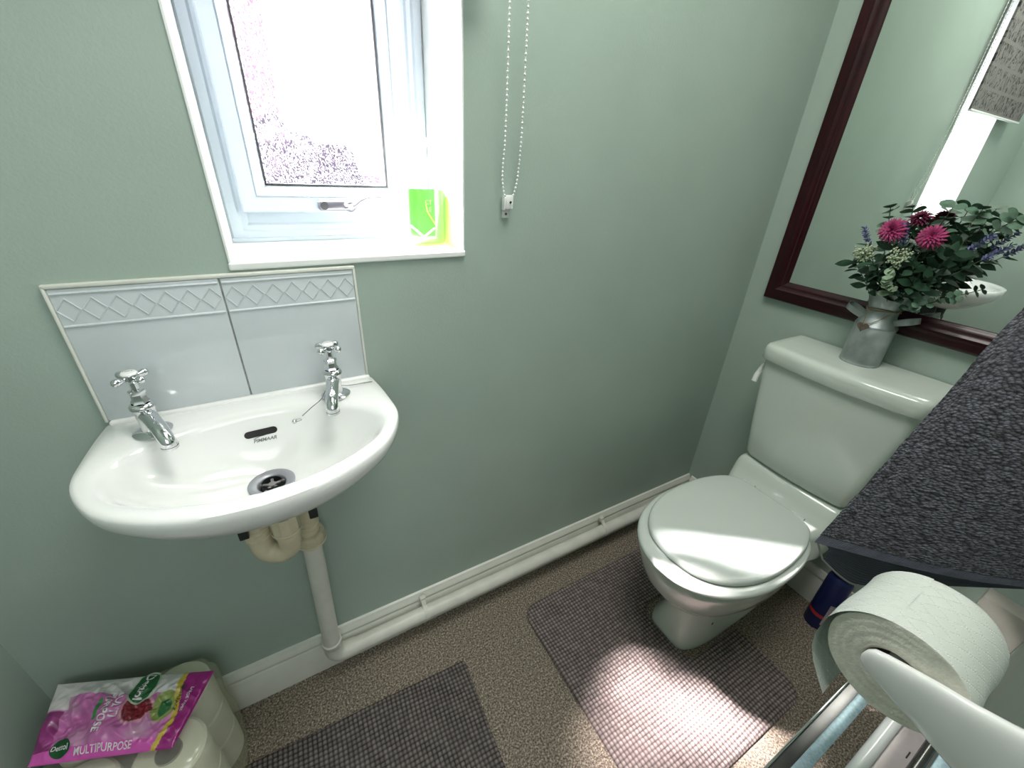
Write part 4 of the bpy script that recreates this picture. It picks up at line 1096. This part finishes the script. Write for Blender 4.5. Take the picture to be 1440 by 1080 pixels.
for i, (tp, lb) in enumerate([((-0.105, -0.305, 1.085), 'dark leafy stem low at the left of the bouquet'), ((-0.13, -0.350, 1.095), 'dark leafy stem below the left pink flower'), ((-0.10, -0.370, 1.135), 'dark leafy stem behind the left pink flower'), ((-0.125, -0.430, 1.110), 'dark leafy stem below the right pink flower'),
                              ((-0.085, -0.440, 1.175), 'dark leafy stem behind the right pink flower'), ((-0.095, -0.475, 1.140), 'dark leafy stem at the right of the pink flowers'), ((-0.070, -0.505, 1.120), 'dark leafy stem at the far right under the lavender'), ((-0.115, -0.470, 1.085), 'dark leafy stem low at the right above the handle'),
                              ((-0.06, -0.400, 1.190), 'dark leafy stem at the back centre of the bouquet'), ((-0.12, -0.395, 1.090), 'dark leafy stem low at the centre over the jug mouth'), ((-0.06, -0.350, 1.165), 'dark leafy stem at the back left of the bouquet'), ((-0.125, -0.372, 1.070), 'dark leafy stem drooping over the front lip of the jug'), ((-0.12, -0.440, 1.065), 'dark leafy stem drooping over the right lip of the jug'), ((-0.065, -0.480, 1.185), 'dark leafy stem at the back right beneath the eucalyptus')]):
    foliage(tp, lb)

# ------------------------------------------------------------------ toilet roll on its holder
RC = Vector((0, -0.798, 0.842)); RX0, RX1 = -0.936, -0.836; RR = 0.055
roll = thing('toilet_roll', 'large quilted white toilet roll on the ceramic holder in the right foreground', 'toilet roll', (RX0 + 0.05, RC.y, RC.z - RR))
n = 96
prof = [(0.0225, RX0), (0.035, RX0), (0.052, RX0), (0.0543, RX0 + 0.0012), (0.055, RX0 + 0.004), (0.055, RX1 - 0.004), (0.0543, RX1 - 0.0012), (0.052, RX1)]
th_ = np.linspace(0, 2 * PI, n + 1)
def ringmesh(name, prof, th):
    R = np.array([p[0] for p in prof]); Xs = np.array([p[1] for p in prof])
    T, RRm = np.meshgrid(th, R, indexing='ij'); _, XX = np.meshgrid(th, Xs, indexing='ij')
    wob = 1 + 0.006 * np.sin(3 * T + 1) + 0.004 * np.sin(7 * T)
    Y = RC.y + RRm * np.cos(T) * wob; Z = RC.z + RRm * np.sin(T) * wob
    uv = np.stack([XX + RRm * 0.0, T * 0.055], -1)
    return grid_mesh(name, XX, Y, Z, uv=uv)
me = ringmesh('outer_sheets', [(0.0547, RX0 + 0.0008), (0.055, RX0 + 0.004)] + [(0.055 + 0.0006 * math.sin(k), RX0 + 0.004 + (RX1 - RX0 - 0.008) * k / 10) for k in range(1, 10)] + [(0.055, RX1 - 0.004), (0.053, RX1)], th_)
finish('outer_sheets', me, M['paper'], roll, True, 60)
me = ringmesh('wound_edge', [(0.0222, RX0 + 0.002), (0.0225, RX0)] + [(0.0225 + 0.0322 * k / 14, RX0 + 0.0004 * math.sin(k * 1.7)) for k in range(1, 14)] + [(0.0547, RX0 + 0.0008)], th_)
finish('wound_edge', me, M['paper_side'], roll, True, 180)
me = ringmesh('core', [(0.0225, RX0 + 0.001), (0.0222, RX0 + 0.05), (0.0225, RX1 - 0.001), (0.0215, RX1 - 0.001), (0.0212, RX0 + 0.05), (0.0215, RX0 + 0.001), (0.0225, RX0 + 0.001)], th_)
finish('core', me, M['card'], roll, True, 60)
me = ringmesh('far_edge', [(0.0225, RX1), (0.0535, RX1)], th_); finish('far_edge', me, M['paper_side'], roll, True, 180)
# loose tail hanging at the room side
path = [(RC.y + (0.0553 + 0.0004 * k) * math.cos(a), RC.z + (0.0553 + 0.0004 * k) * math.sin(a)) for k, a in enumerate(np.linspace(1.2, 0.15, 12))] + [(-0.7378, 0.836), (-0.7372, 0.820), (-0.7405, 0.802), (-0.7475, 0.787), (-0.7570, 0.773), (-0.7700, 0.758)]
xs = np.linspace(RX0 - 0.010, RX1 - 0.006, 60); X = np.tile(xs, (len(path), 1)); 
Yy = np.array([[p[0] + 0.0015 * math.sin(x * 60) * (i / len(path)) for x in xs] for i, p in enumerate(path)]); Zz = np.array([[p[1] for x in xs] for p in path])
skew = np.linspace(0, 1, len(path))[:, None]; X = X + 0.004 * skew
X = np.clip(X + 0.010 * (1 - skew), RX0 - 0.006 * skew - 0.0002, RX1 - 0.0015); Zz[-1, ::2] -= 0.0022
finish('loose_sheet', grid_mesh('loose_sheet', X, Yy, Zz, uv=np.stack([X, Zz], -1)), M['paper'], roll, True, 60)

hold = thing('toilet_roll_holder', 'white ceramic toilet roll holder with a flared arm on the right wall', 'toilet roll holder', (-0.96, YF, 0.85))
bm = B()
def arm(xc, sgn):
    bm = B(); lps = []
    stations = [(-0.7755, 0.0015, 0.002, 0.848), (-0.777, 0.008, 0.006, 0.848), (-0.781, 0.0125, 0.009, 0.849), (-0.790, 0.0165, 0.011, 0.849), (-0.805, 0.0215, 0.013, 0.849), (-0.825, 0.028, 0.0145, 0.849), (-0.845, 0.034, 0.016, 0.848), (-0.865, 0.041, 0.018, 0.848), (-0.885, 0.049, 0.022, 0.848), (YF + 0.001, 0.058, 0.028, 0.848)]
    for y, h, tk, zc in stations:
        lp = []
        for k in range(28):
            a = 2 * PI * k / 28; cx = math.cos(a); sz = math.sin(a)
            # outer side gently dished
            ox = cx * tk * (1 if cx * sgn < 0 else 0.45)
            lp.append((xc + ox, y, zc + h * math.copysign(abs(sz) ** 0.8, sz)))
        lps.append(lp)
    add_loft(bm, lps); return bm
obj('arm', arm(-0.948, -1), M['ceramic'], hold, True, 60)
bm = B(); add_tube(bm, [(-0.950, -0.797, 0.848), (-0.842, -0.797, 0.848)], 0.0085, 16); obj('spindle', bm, M['ceramic'], hold)
bm = B(); add_box(bm, (-0.985, YF, 0.785), (-0.905, YF + 0.008, 0.911), 0.004, 3); obj('wall_plate', bm, M['ceramic'], hold)

# ------------------------------------------------------------------ metal rails under the roll
rail = thing('towel_rail', 'polished metal double rail running below the toilet roll', 'towel rail', (-0.8, YF, 0.58))
RZ = 0.600
bm = B(); add_box(bm, (-1.06, -0.7995, RZ - 0.022), (-0.60, -0.771, RZ), 0.003, 3); fb = obj('front_bar', bm, M['brushed'], rail)
bm = B(); add_box(bm, (-1.06, -0.800, RZ - 0.020), (-0.60, -0.7865, RZ + 0.0012), 0.0008, 2); obj('sky_reflection_strip', bm, M['sky_reflection'], fb)  # window reflection on the bar top, painted as a blue strip
bm = B(); add_box(bm, (-1.06, -0.7725, RZ - 0.016), (-0.60, -0.7695, RZ + 0.002), 0.001, 2); obj('edge_bead', bm, M['chrome'], fb)
bm = B(); add_tube(bm, [(-1.06, -0.829, RZ - 0.010), (-0.60, -0.829, RZ - 0.010)], 0.0085, 20); obj('white_rail', bm, M['ceramic'], rail)
bm = B(); add_box(bm, (-1.06, -0.862, RZ - 0.02), (-0.60, -0.835, RZ - 0.014), 0.001); pn = obj('back_panel', bm, M['mauve_steel'], rail)
bm = B(); add_box(bm, (-0.775, -0.857, RZ - 0.0145), (-0.762, -0.8555, RZ - 0.0132)); obj('slot', bm, M['black'], pn, False)
bm = B(); add_tube(bm, [(-1.06, -0.867, RZ - 0.014), (-0.60, -0.867, RZ - 0.014)], 0.0065, 16); obj('dark_rail', bm, M['brushed'], rail)
bm = B(); add_box(bm, (-1.06, -0.905, RZ - 0.03), (-0.60, -0.876, RZ - 0.012), 0.002); obj('back_bar', bm, M['sky_reflection'], rail)
for x in (-0.615, -1.05):
    bm = B(); add_box(bm, (x - 0.008, YF, RZ - 0.034), (x + 0.008, -0.776, RZ - 0.021), 0.002); obj('bracket', bm, M['chrome'], rail)

# ------------------------------------------------------------------ towel
def towel():
    hook = Vector((-0.40, -0.885, 1.66))
    Lc = catmull([(-0.850, -0.677, 0.853), (-0.780, -0.680, 0.932), (-0.700, -0.683, 1.024), (-0.600, -0.687, 1.139), (-0.52, -0.715, 1.27), (-0.45, -0.79, 1.45), hook], 12)
    Hc = catmull([(-0.850, -0.677, 0.853), (-0.815, -0.712, 0.8490), (-0.775, -0.757, 0.849), (-0.735, -0.800, 0.853), (-0.70, -0.838, 0.862), (-0.665, -0.888, 0.868)], 12)
    Rc = catmull([(-0.665, -0.888, 0.868), (-0.61, -0.895, 1.05), (-0.52, -0.897, 1.30), hook], 12)
    def at(c, t):
        q = t * (len(c) - 1); k = min(int(q), len(c) - 2); return c[k].lerp(c[k + 1], q - k)
    ns, nt_ = 170, 330
    def layer(off, fold, t1, t0=0.0, jit=0.0011):
        X = np.zeros((nt_, ns)); Y = X.copy(); Z = X.copy(); UV = np.zeros((nt_, ns, 2))
        for j in range(nt_):
            t = t0 + (t1 - t0) * j / (nt_ - 1)
            a = at(Lc, t); b = at(Rc, t)
            for i in range(ns):
                s = i / (ns - 1)
                h = at(Hc, s); h0 = Hc[0].lerp(Hc[-1], s)
                p = a.lerp(b, s) + (h - h0) * (1 - t) ** 2
                amp = fold * math.sin(PI * s) * (0.25 + 0.9 * math.sin(PI * min(1, t * 1.1)))
                w = math.sin(s * 9 + t * 2.2 + 0.4) * 0.7 + math.sin(s * 17 - t * 3) * 0.3
                nn = Vector((-0.72, 0.42, 0.35))
                jn = noise.noise(Vector((s * 95, t * 190, 0))) * jit + noise.noise(Vector((s * 20, t * 30, 5))) * 0.002
                p = p + nn * (amp * w + jn + off)
                X[j, i], Y[j, i], Z[j, i] = p
                UV[j, i] = (s * 0.27, t * 0.9)
        return X, Y, Z, UV
    return layer, at, Lc, Hc
layer, at_, Lc, Hc = towel()
tw_ = thing('bath_towel', 'charcoal grey terry towel hanging on the right wall beside the toilet', 'towel', (-0.40, -0.885, 1.66))
X, Y, Z, UV = layer(0.0, 0.010, 1.0, 0.030)
finish('terry_cloth', grid_mesh('terry_cloth', X, Y, Z, uv=UV), M['terry'], tw_, True, 180)
X, Y, Z, UV = layer(-0.001, 0.010, 0.033, 0.0, 0.0003)
finish('woven_hem', grid_mesh('woven_hem', X[::8], Y[::8], Z[::8], uv=UV[::8]), M['band'], tw_, True, 180)
# turned-under back layer at the lower left corner
pts_top = catmull([(-0.848, -0.679, 0.854), (-0.800, -0.722, 0.852), (-0.735, -0.782, 0.853), (-0.66, -0.86, 0.868)], 12)
pts_bot = catmull([(-0.832, -0.6885, 0.822), (-0.8125, -0.711, 0.8005), (-0.790, -0.727, 0.789), (-0.772, -0.752, 0.812), (-0.735, -0.785, 0.823), (-0.64, -0.86, 0.845)], 8)
nn_ = 60; rows = 10
XX = np.zeros((rows, nn_)); YY = XX.copy(); ZZ = XX.copy(); UU = np.zeros((rows, nn_, 2))
for i in range(nn_):
    a = at_(pts_top, i / (nn_ - 1)); b = at_(pts_bot, i / (nn_ - 1))
    for j in range(rows):
        f = j / (rows - 1); p = a.lerp(b, f) + Vector((0.012, -0.004, 0)) * math.sin(PI * f) + Vector((0.004, 0, 0)); XX[j, i], YY[j, i], ZZ[j, i] = p; UU[j, i] = (i / nn_ * 0.25, f * 0.05)
finish('folded_corner', grid_mesh('folded_corner', XX, YY, ZZ, uv=UU), M['band'], tw_, True, 180)
bm = B(); add_tube(bm, [p + Vector((0.003, 0, 0)) for p in [pts_top[0]] + pts_bot[:17]], 0.0013, 6); obj('selvedge', bm, pbr('pale_selvedge', (0.30, 0.29, 0.27), 0.9), tw_)
hk = B(); add_lathe(hk, [(0.018, 0), (0.018, 0.004), (0.006, 0.006), (0.005, 0.03), (0.009, 0.034), (0.0001, 0.037)], 20, (-0.40, YF, 1.66), (0, 1, 0), cap0=True)
tag(obj('wall_hook', hk, M['chrome'], None, True), 'small chrome hook on the right wall holding the charcoal towel', 'hook')
# pipe boxing in the far right corner
bm = B(); add_box(bm, (-0.05, YF, 0.0), (0, -0.825, 0.40), 0.003)
structure('trim_5', bm, pbr('greige_boxing', (0.33, 0.32, 0.28), 0.6, vary=0.08, vscale=10), True)

# ------------------------------------------------------------------ toilet-roll multipack and wipes
PKX0, PKX1, PKY0, PKY1 = -1.908, -1.650, -0.266, -0.034
locs = []
for l in range(3):
    for ix, x in enumerate((-1.841, -1.715)):
        for iy, y in enumerate((-0.094, -0.210)):
            locs.append((x, y, 0.002 + l * 0.0945, ix, iy, l))
base_roll = None
def spare(loc, label):
    global base_roll
    x, y, z = loc
    if base_roll is None:
        t_ = thing('spare_toilet_roll', label, 'toilet roll', loc, 'spare toilet rolls in the multipack')
        bm = B(); add_lathe(bm, [(0.0205, 0.0), (0.052, 0.0), (0.0565, 0.004), (0.0572, 0.03), (0.0575, 0.07), (0.0565, 0.090), (0.052, 0.094), (0.0205, 0.094)], 40, loc); obj('paper_wrap', bm, pbr('soft_white_tissue', (0.80, 0.80, 0.77), 0.9, vary=0.04, bump=0.5, bscale=120, spec=0.1), t_)
        bm = B(); add_lathe(bm, [(0.0205, 0.0), (0.0205, 0.098), (0.0195, 0.098), (0.0195, 0.0)], 24, loc); obj('core', bm, M['card'], t_)
        base_roll = t_; return t_
    r = base_roll.copy(); COL.objects.link(r); r.location = loc; r['label'] = label
    for c in base_roll.children:
        d = c.copy(); COL.objects.link(d); d.parent = r
    return r
lv = ['bottom', 'middle', 'top']
for x, y, z, ix, iy, l in locs:
    spare((x, y, z), 'white spare roll in the wrapped multipack, %s layer, %s column, %s row' % (lv[l], ('left', 'right')[ix], ('wall-side', 'room-side')[iy]))
bag = B()
zs = np.linspace(0, 1, 14)
def bagloop(z, s, n=56):
    r = []; cx, cy = (PKX0 + PKX1) / 2, (PKY0 + PKY1) / 2; a = (PKX1 - PKX0) / 2; b = (PKY1 - PKY0) / 2
    for k in range(n):
        t_ = 2 * PI * k / n; c, s_ = math.cos(t_), math.sin(t_); e_ = 2 / 5.5
        x = a * s * math.copysign(abs(c) ** e_, c); y = b * s * math.copysign(abs(s_) ** e_, s_)
        w = 0.006 * noise.noise(Vector((k * 0.45, z * 14, 1))) + 0.003 * math.sin(k * 1.3 + z * 30)
        r.append((max(cx + x * (1 + w * 5), XL + 0.012), min(cy + y * (1 + w * 4), -0.020), z))
    return r
add_loft(bag, [bagloop(0.0015, 0.97), bagloop(0.01, 1.0), bagloop(0.05, 1.005), bagloop(0.09, 1.0), bagloop(0.13, 1.01), bagloop(0.17, 1.0), bagloop(0.21, 1.008), bagloop(0.25, 1.005), bagloop(0.27, 0.995), bagloop(0.284, 0.96), bagloop(0.292, 0.88), bagloop(0.296, 0.7), bagloop(0.298, 0.3)])
tag(obj('polythene_wrapper', bag, M['poly_bag'], None, True, 180), 'yellowish see-through polythene wrapper around the spare toilet rolls', 'wrapper')

# wipes pack
WP = {(0, 0): Vector((-1.900, -0.150, 0.328)), (1, 0): Vector((-1.702, -0.222, 0.312)), (1, 1): Vector((-1.642, -0.112, 0.318)), (0, 1): Vector((-1.888, -0.024, 0.345))}
def wsurf(u, v, top=True):
    p = (WP[0, 0] * (1 - u) + WP[1, 0] * u) * (1 - v) + (WP[0, 1] * (1 - u) + WP[1, 1] * u) * v
    bu = max(0, math.sin(PI * min(1, max(0, u)))) ** 0.35; bv = max(0, math.sin(PI * min(1, max(0, v)))) ** 0.55
    if top:
        wr_ = noise.noise(Vector((u * 4.2, v * 3.1, 2.2))) * 0.014 - abs(noise.noise(Vector((u * 8 + v * 3, v * 4, 7)))) * 0.016 - abs(noise.noise(Vector((u * 17 - v * 6, v * 9, 3)))) * 0.007
        crease = -0.010 * math.exp(-((u - 0.20 + 0.1 * v) / 0.05) ** 2) * (1 - v)
        h = bu * bv * (0.022 + wr_ + crease)
    else: h = -bu * bv * 0.012
    return p + Vector((0, 0, h))
GU, GV = 190, 120
us = np.linspace(0, 1, GU); vs_ = np.linspace(0, 1, GV)
X = np.zeros((GV, GU)); Y = X.copy(); Z = X.copy(); C = np.zeros((GV, GU, 3))
lilac = np.array((0.60, 0.18, 0.46)); pale = np.array((0.66, 0.64, 0.64)); magenta = np.array((0.33, 0.012, 0.20)); yellow = np.array((0.60, 0.46, 0.05)); pink = np.array((0.42, 0.055, 0.29)); pomg = np.array((0.16, 0.01, 0.02)); rim = np.array((0.62, 0.30, 0.38)); lime = np.array((0.27, 0.34, 0.09)); dgreen = np.array((0.02, 0.12, 0.035))
for j, v in enumerate(vs_):
    for i, u in enumerate(us):
        X[j, i], Y[j, i], Z[j, i] = wsurf(u, v)
        nz = noise.noise(Vector((u * 9, v * 6, 1))); nz2 = noise.noise(Vector((u * 5, v * 4, 9)))
        c = lilac * (1 - 0.35 * max(0, nz)) + (pale - lilac) * max(0, nz2) * 0.55
        if v > 0.72 + 0.05 * math.sin(u * 7) or (u < 0.14 and v > 0.62): c = pale
        if u < 0.12 and v < 0.6: c = pink * (0.7 + 0.5 * nz)
        if v < 0.13: c = pink * 1.35 + lilac * 0.2
        d = ((u - 0.62) / 0.10) ** 2 + ((v - 0.50) / 0.17) ** 2 + 0.25 * nz
        if d < 1.25: c = rim
        if d < 0.85: c = pomg * (1.0 + 3.5 * max(0, noise.noise(Vector((u * 70, v * 45, 2)))))
        if ((u - 0.79) / 0.075) ** 2 + ((v - 0.52) / 0.19) ** 2 < 1: c = lime
        if ((u - 0.80) / 0.04) ** 2 + ((v - 0.50) / 0.11) ** 2 < 1: c = dgreen * 1.3
        if abs(u - 0.355) < 0.012 and 0.42 < v < 0.68: c = dgreen * 2.2
        q = (u - 0.875 - 0.03 * math.sin(v * 5))
        if q > -0.035: c = yellow
        if q > 0.0: c = magenta
        if q > 0.0 and v < 0.12: c = magenta
        C[j, i] = c
wp = thing('wipes_pack', 'crumpled pink and white packet of multipurpose wipes on top of the spare toilet rolls', 'wipes packet', (-1.78, -0.12, 0.318))
finish('film_top', grid_mesh('film_top', X, Y, Z, col=C), M['film'], wp, True, 180)
X2 = X.copy(); Y2 = Y.copy(); Z2 = Z.copy()
for j, v in enumerate(vs_):
    for i, u in enumerate(us): X2[j, i], Y2[j, i], Z2[j, i] = wsurf(u, v, False)
Cb = np.zeros_like(C); Cb[:] = pink
o = finish('film_underside', grid_mesh('film_underside', X2[::6, ::6], Y2[::6, ::6], Z2[::6, ::6], col=Cb[::6, ::6]), M['film'], wp, True, 180)
def wmap(bm, u0, v0, du, dv, eps=0.0012):
    """text local x -> direction du (u,v per metre), y -> dv"""
    for vtx in bm.verts:
        x, y = vtx.co.x, vtx.co.y
        u = u0 + x * du[0] + y * dv[0]; v = v0 + x * du[1] + y * dv[1]
        vtx.co = wsurf(u, v) + Vector((-0.15, -0.2, 1)).normalized() * eps
LU, LV = 1 / 0.235, 1 / 0.125
def wtext(s, size, u0, v0, mat, rot=True, bold=0.0, eps=0.0020, sub=4, shear=0):
    bm = text_bm(s, size, bold, sub, shear=shear)
    if rot: wmap(bm, u0, v0, (0, -LV), (LU, 0), eps)
    else: wmap(bm, u0, v0, (LU, 0), (0, LV), eps)
    return obj('printed_lettering', bm, mat, wp, False)
bm = disc_bm(0.021, 0.031, 40); wmap(bm, 0.60, 0.80, (LU, 0), (0, LV), 0.0010); obj('logo_oval', bm, pbr('pale_green_ink', (0.45, 0.55, 0.42), 0.4), wp, False)
bm = disc_bm(0.0185, 0.028, 40); wmap(bm, 0.60, 0.80, (LU, 0), (0, LV), 0.0014); obj('logo_oval', bm, pbr('green_ink', (0.012, 0.115, 0.03), 0.35), wp, False)
wtext('Dettol', 0.019, 0.60, 0.80, M['ink_white'], True, 0.0004, 0.0026)
wtext('MULTI', 0.016, 0.475, 0.60, M['ink_white'], True, 0.0003)
wtext('PURPOSE', 0.016, 0.415, 0.50, M['ink_white'], True, 0.0003)
wtext('MEGA PACK', 0.0075, 0.868, 0.62, M['ink_dark'], True, 0.0001)
wtext('LARGE WIPES', 0.0065, 0.925, 0.60, M['ink_white'], True, 0.0001)
wtext('MULTIPURPOSE', 0.0135, 0.50, 0.075, M['ink_white'], False, 0.0002)
bm = disc_bm(0.0165, 0.013, 32); wmap(bm, 0.195, 0.14, (LU, 0), (0, LV), 0.0012); obj('logo_oval', bm, pbr('green_ink_small', (0.010, 0.09, 0.025), 0.35), wp, False)
wtext('Dettol', 0.0105, 0.195, 0.14, M['ink_white'], False, 0.0002, 0.0024)

# ------------------------------------------------------------------ lights
w = bpy.data.worlds.new('World'); SC.world = w; w.use_nodes = True
nt = w.node_tree; nt.nodes.clear()
bg = nt.nodes.new('ShaderNodeBackground'); bg.inputs[0].default_value = (0.93, 0.97, 1.0, 1); bg.inputs[1].default_value = 13.0
wo = nt.nodes.new('ShaderNodeOutputWorld'); nt.links.new(bg.outputs[0], wo.inputs[0])

def sun(name, d, strength, ang, col):
    l = bpy.data.lights.new(name, 'SUN'); l.energy = strength; l.angle = math.radians(ang); l.color = col
    o = bpy.data.objects.new(name, l); COL.objects.link(o)
    o.rotation_euler = Vector(d).to_track_quat('-Z', 'Y').to_euler(); o.location = (-4, 4, 6); return o
sun('sun', (0.87, -1.0, -2.7), 62.0, 5.0, (1.0, 0.90, 0.88))
sun('sun_scatter_added', (0.80, -1.0, -2.05), 66.0, 5.0, (1.0, 0.90, 0.88))  # this and the suns below are added, imitating spread by the patterned glass
sun('sun_scatter_left', (0.62, -1.0, -2.3), 34.0, 7.0, (1.0, 0.88, 0.86))
sun('sun_scatter_right', (1.28, -1.0, -1.95), 90.0, 6.0, (1.0, 0.97, 0.95))
sun('sun_scatter_low', (1.22, -1.0, -1.5), 75.0, 6.0, (1.0, 0.97, 0.95))
def area(name, loc, d, size, power, col, sy=None):
    l = bpy.data.lights.new(name, 'AREA'); l.energy = power; l.color = col; l.shape = 'RECTANGLE'; l.size = size; l.size_y = sy or size
    o = bpy.data.objects.new(name, l); COL.objects.link(o); o.location = loc; o.rotation_euler = Vector(d).to_track_quat('-Z', 'Y').to_euler(); return o
area('hall_fill', (-1.4, -2.2, 1.9), (0.3, 1, -0.35), 1.2, 10.0, (0.95, 0.98, 1.0), 1.0)  # added fill light beyond the doorway, not an actual fitting
area('overhead_fill', (-0.95, -0.5, 2.32), (0, 0, -1), 0.6, 13.0, (1.0, 0.98, 0.94))  # unseen soft fill added overhead to lift the room

# ------------------------------------------------------------------ camera
cam = bpy.data.cameras.new('camera'); cam.sensor_width = 36; cam.lens = 583.1346 / 1440 * 36; cam.clip_start = 0.01
co = bpy.data.objects.new('camera', cam); COL.objects.link(co)
R3 = Matrix(((0.86830068, 0.19574053, -0.45578458), (-0.49368501, 0.4304088, -0.75566089), (0.04826024, 0.88115487, 0.47035842)))
co.matrix_world = Matrix.Translation((-1.385891, -0.8, 1.261)) @ R3.to_4x4()
SC.camera = co
SC.view_settings.view_transform = 'Standard'
SC.view_settings.look = 'None'
SC.view_settings.exposure = 0.5
SC.cycles.max_bounces = 10; SC.cycles.diffuse_bounces = 5; SC.cycles.transparent_max_bounces = 16
SC.cycles.sample_clamp_indirect = 6.0
try: SC.cycles.use_denoising = True
except Exception: pass
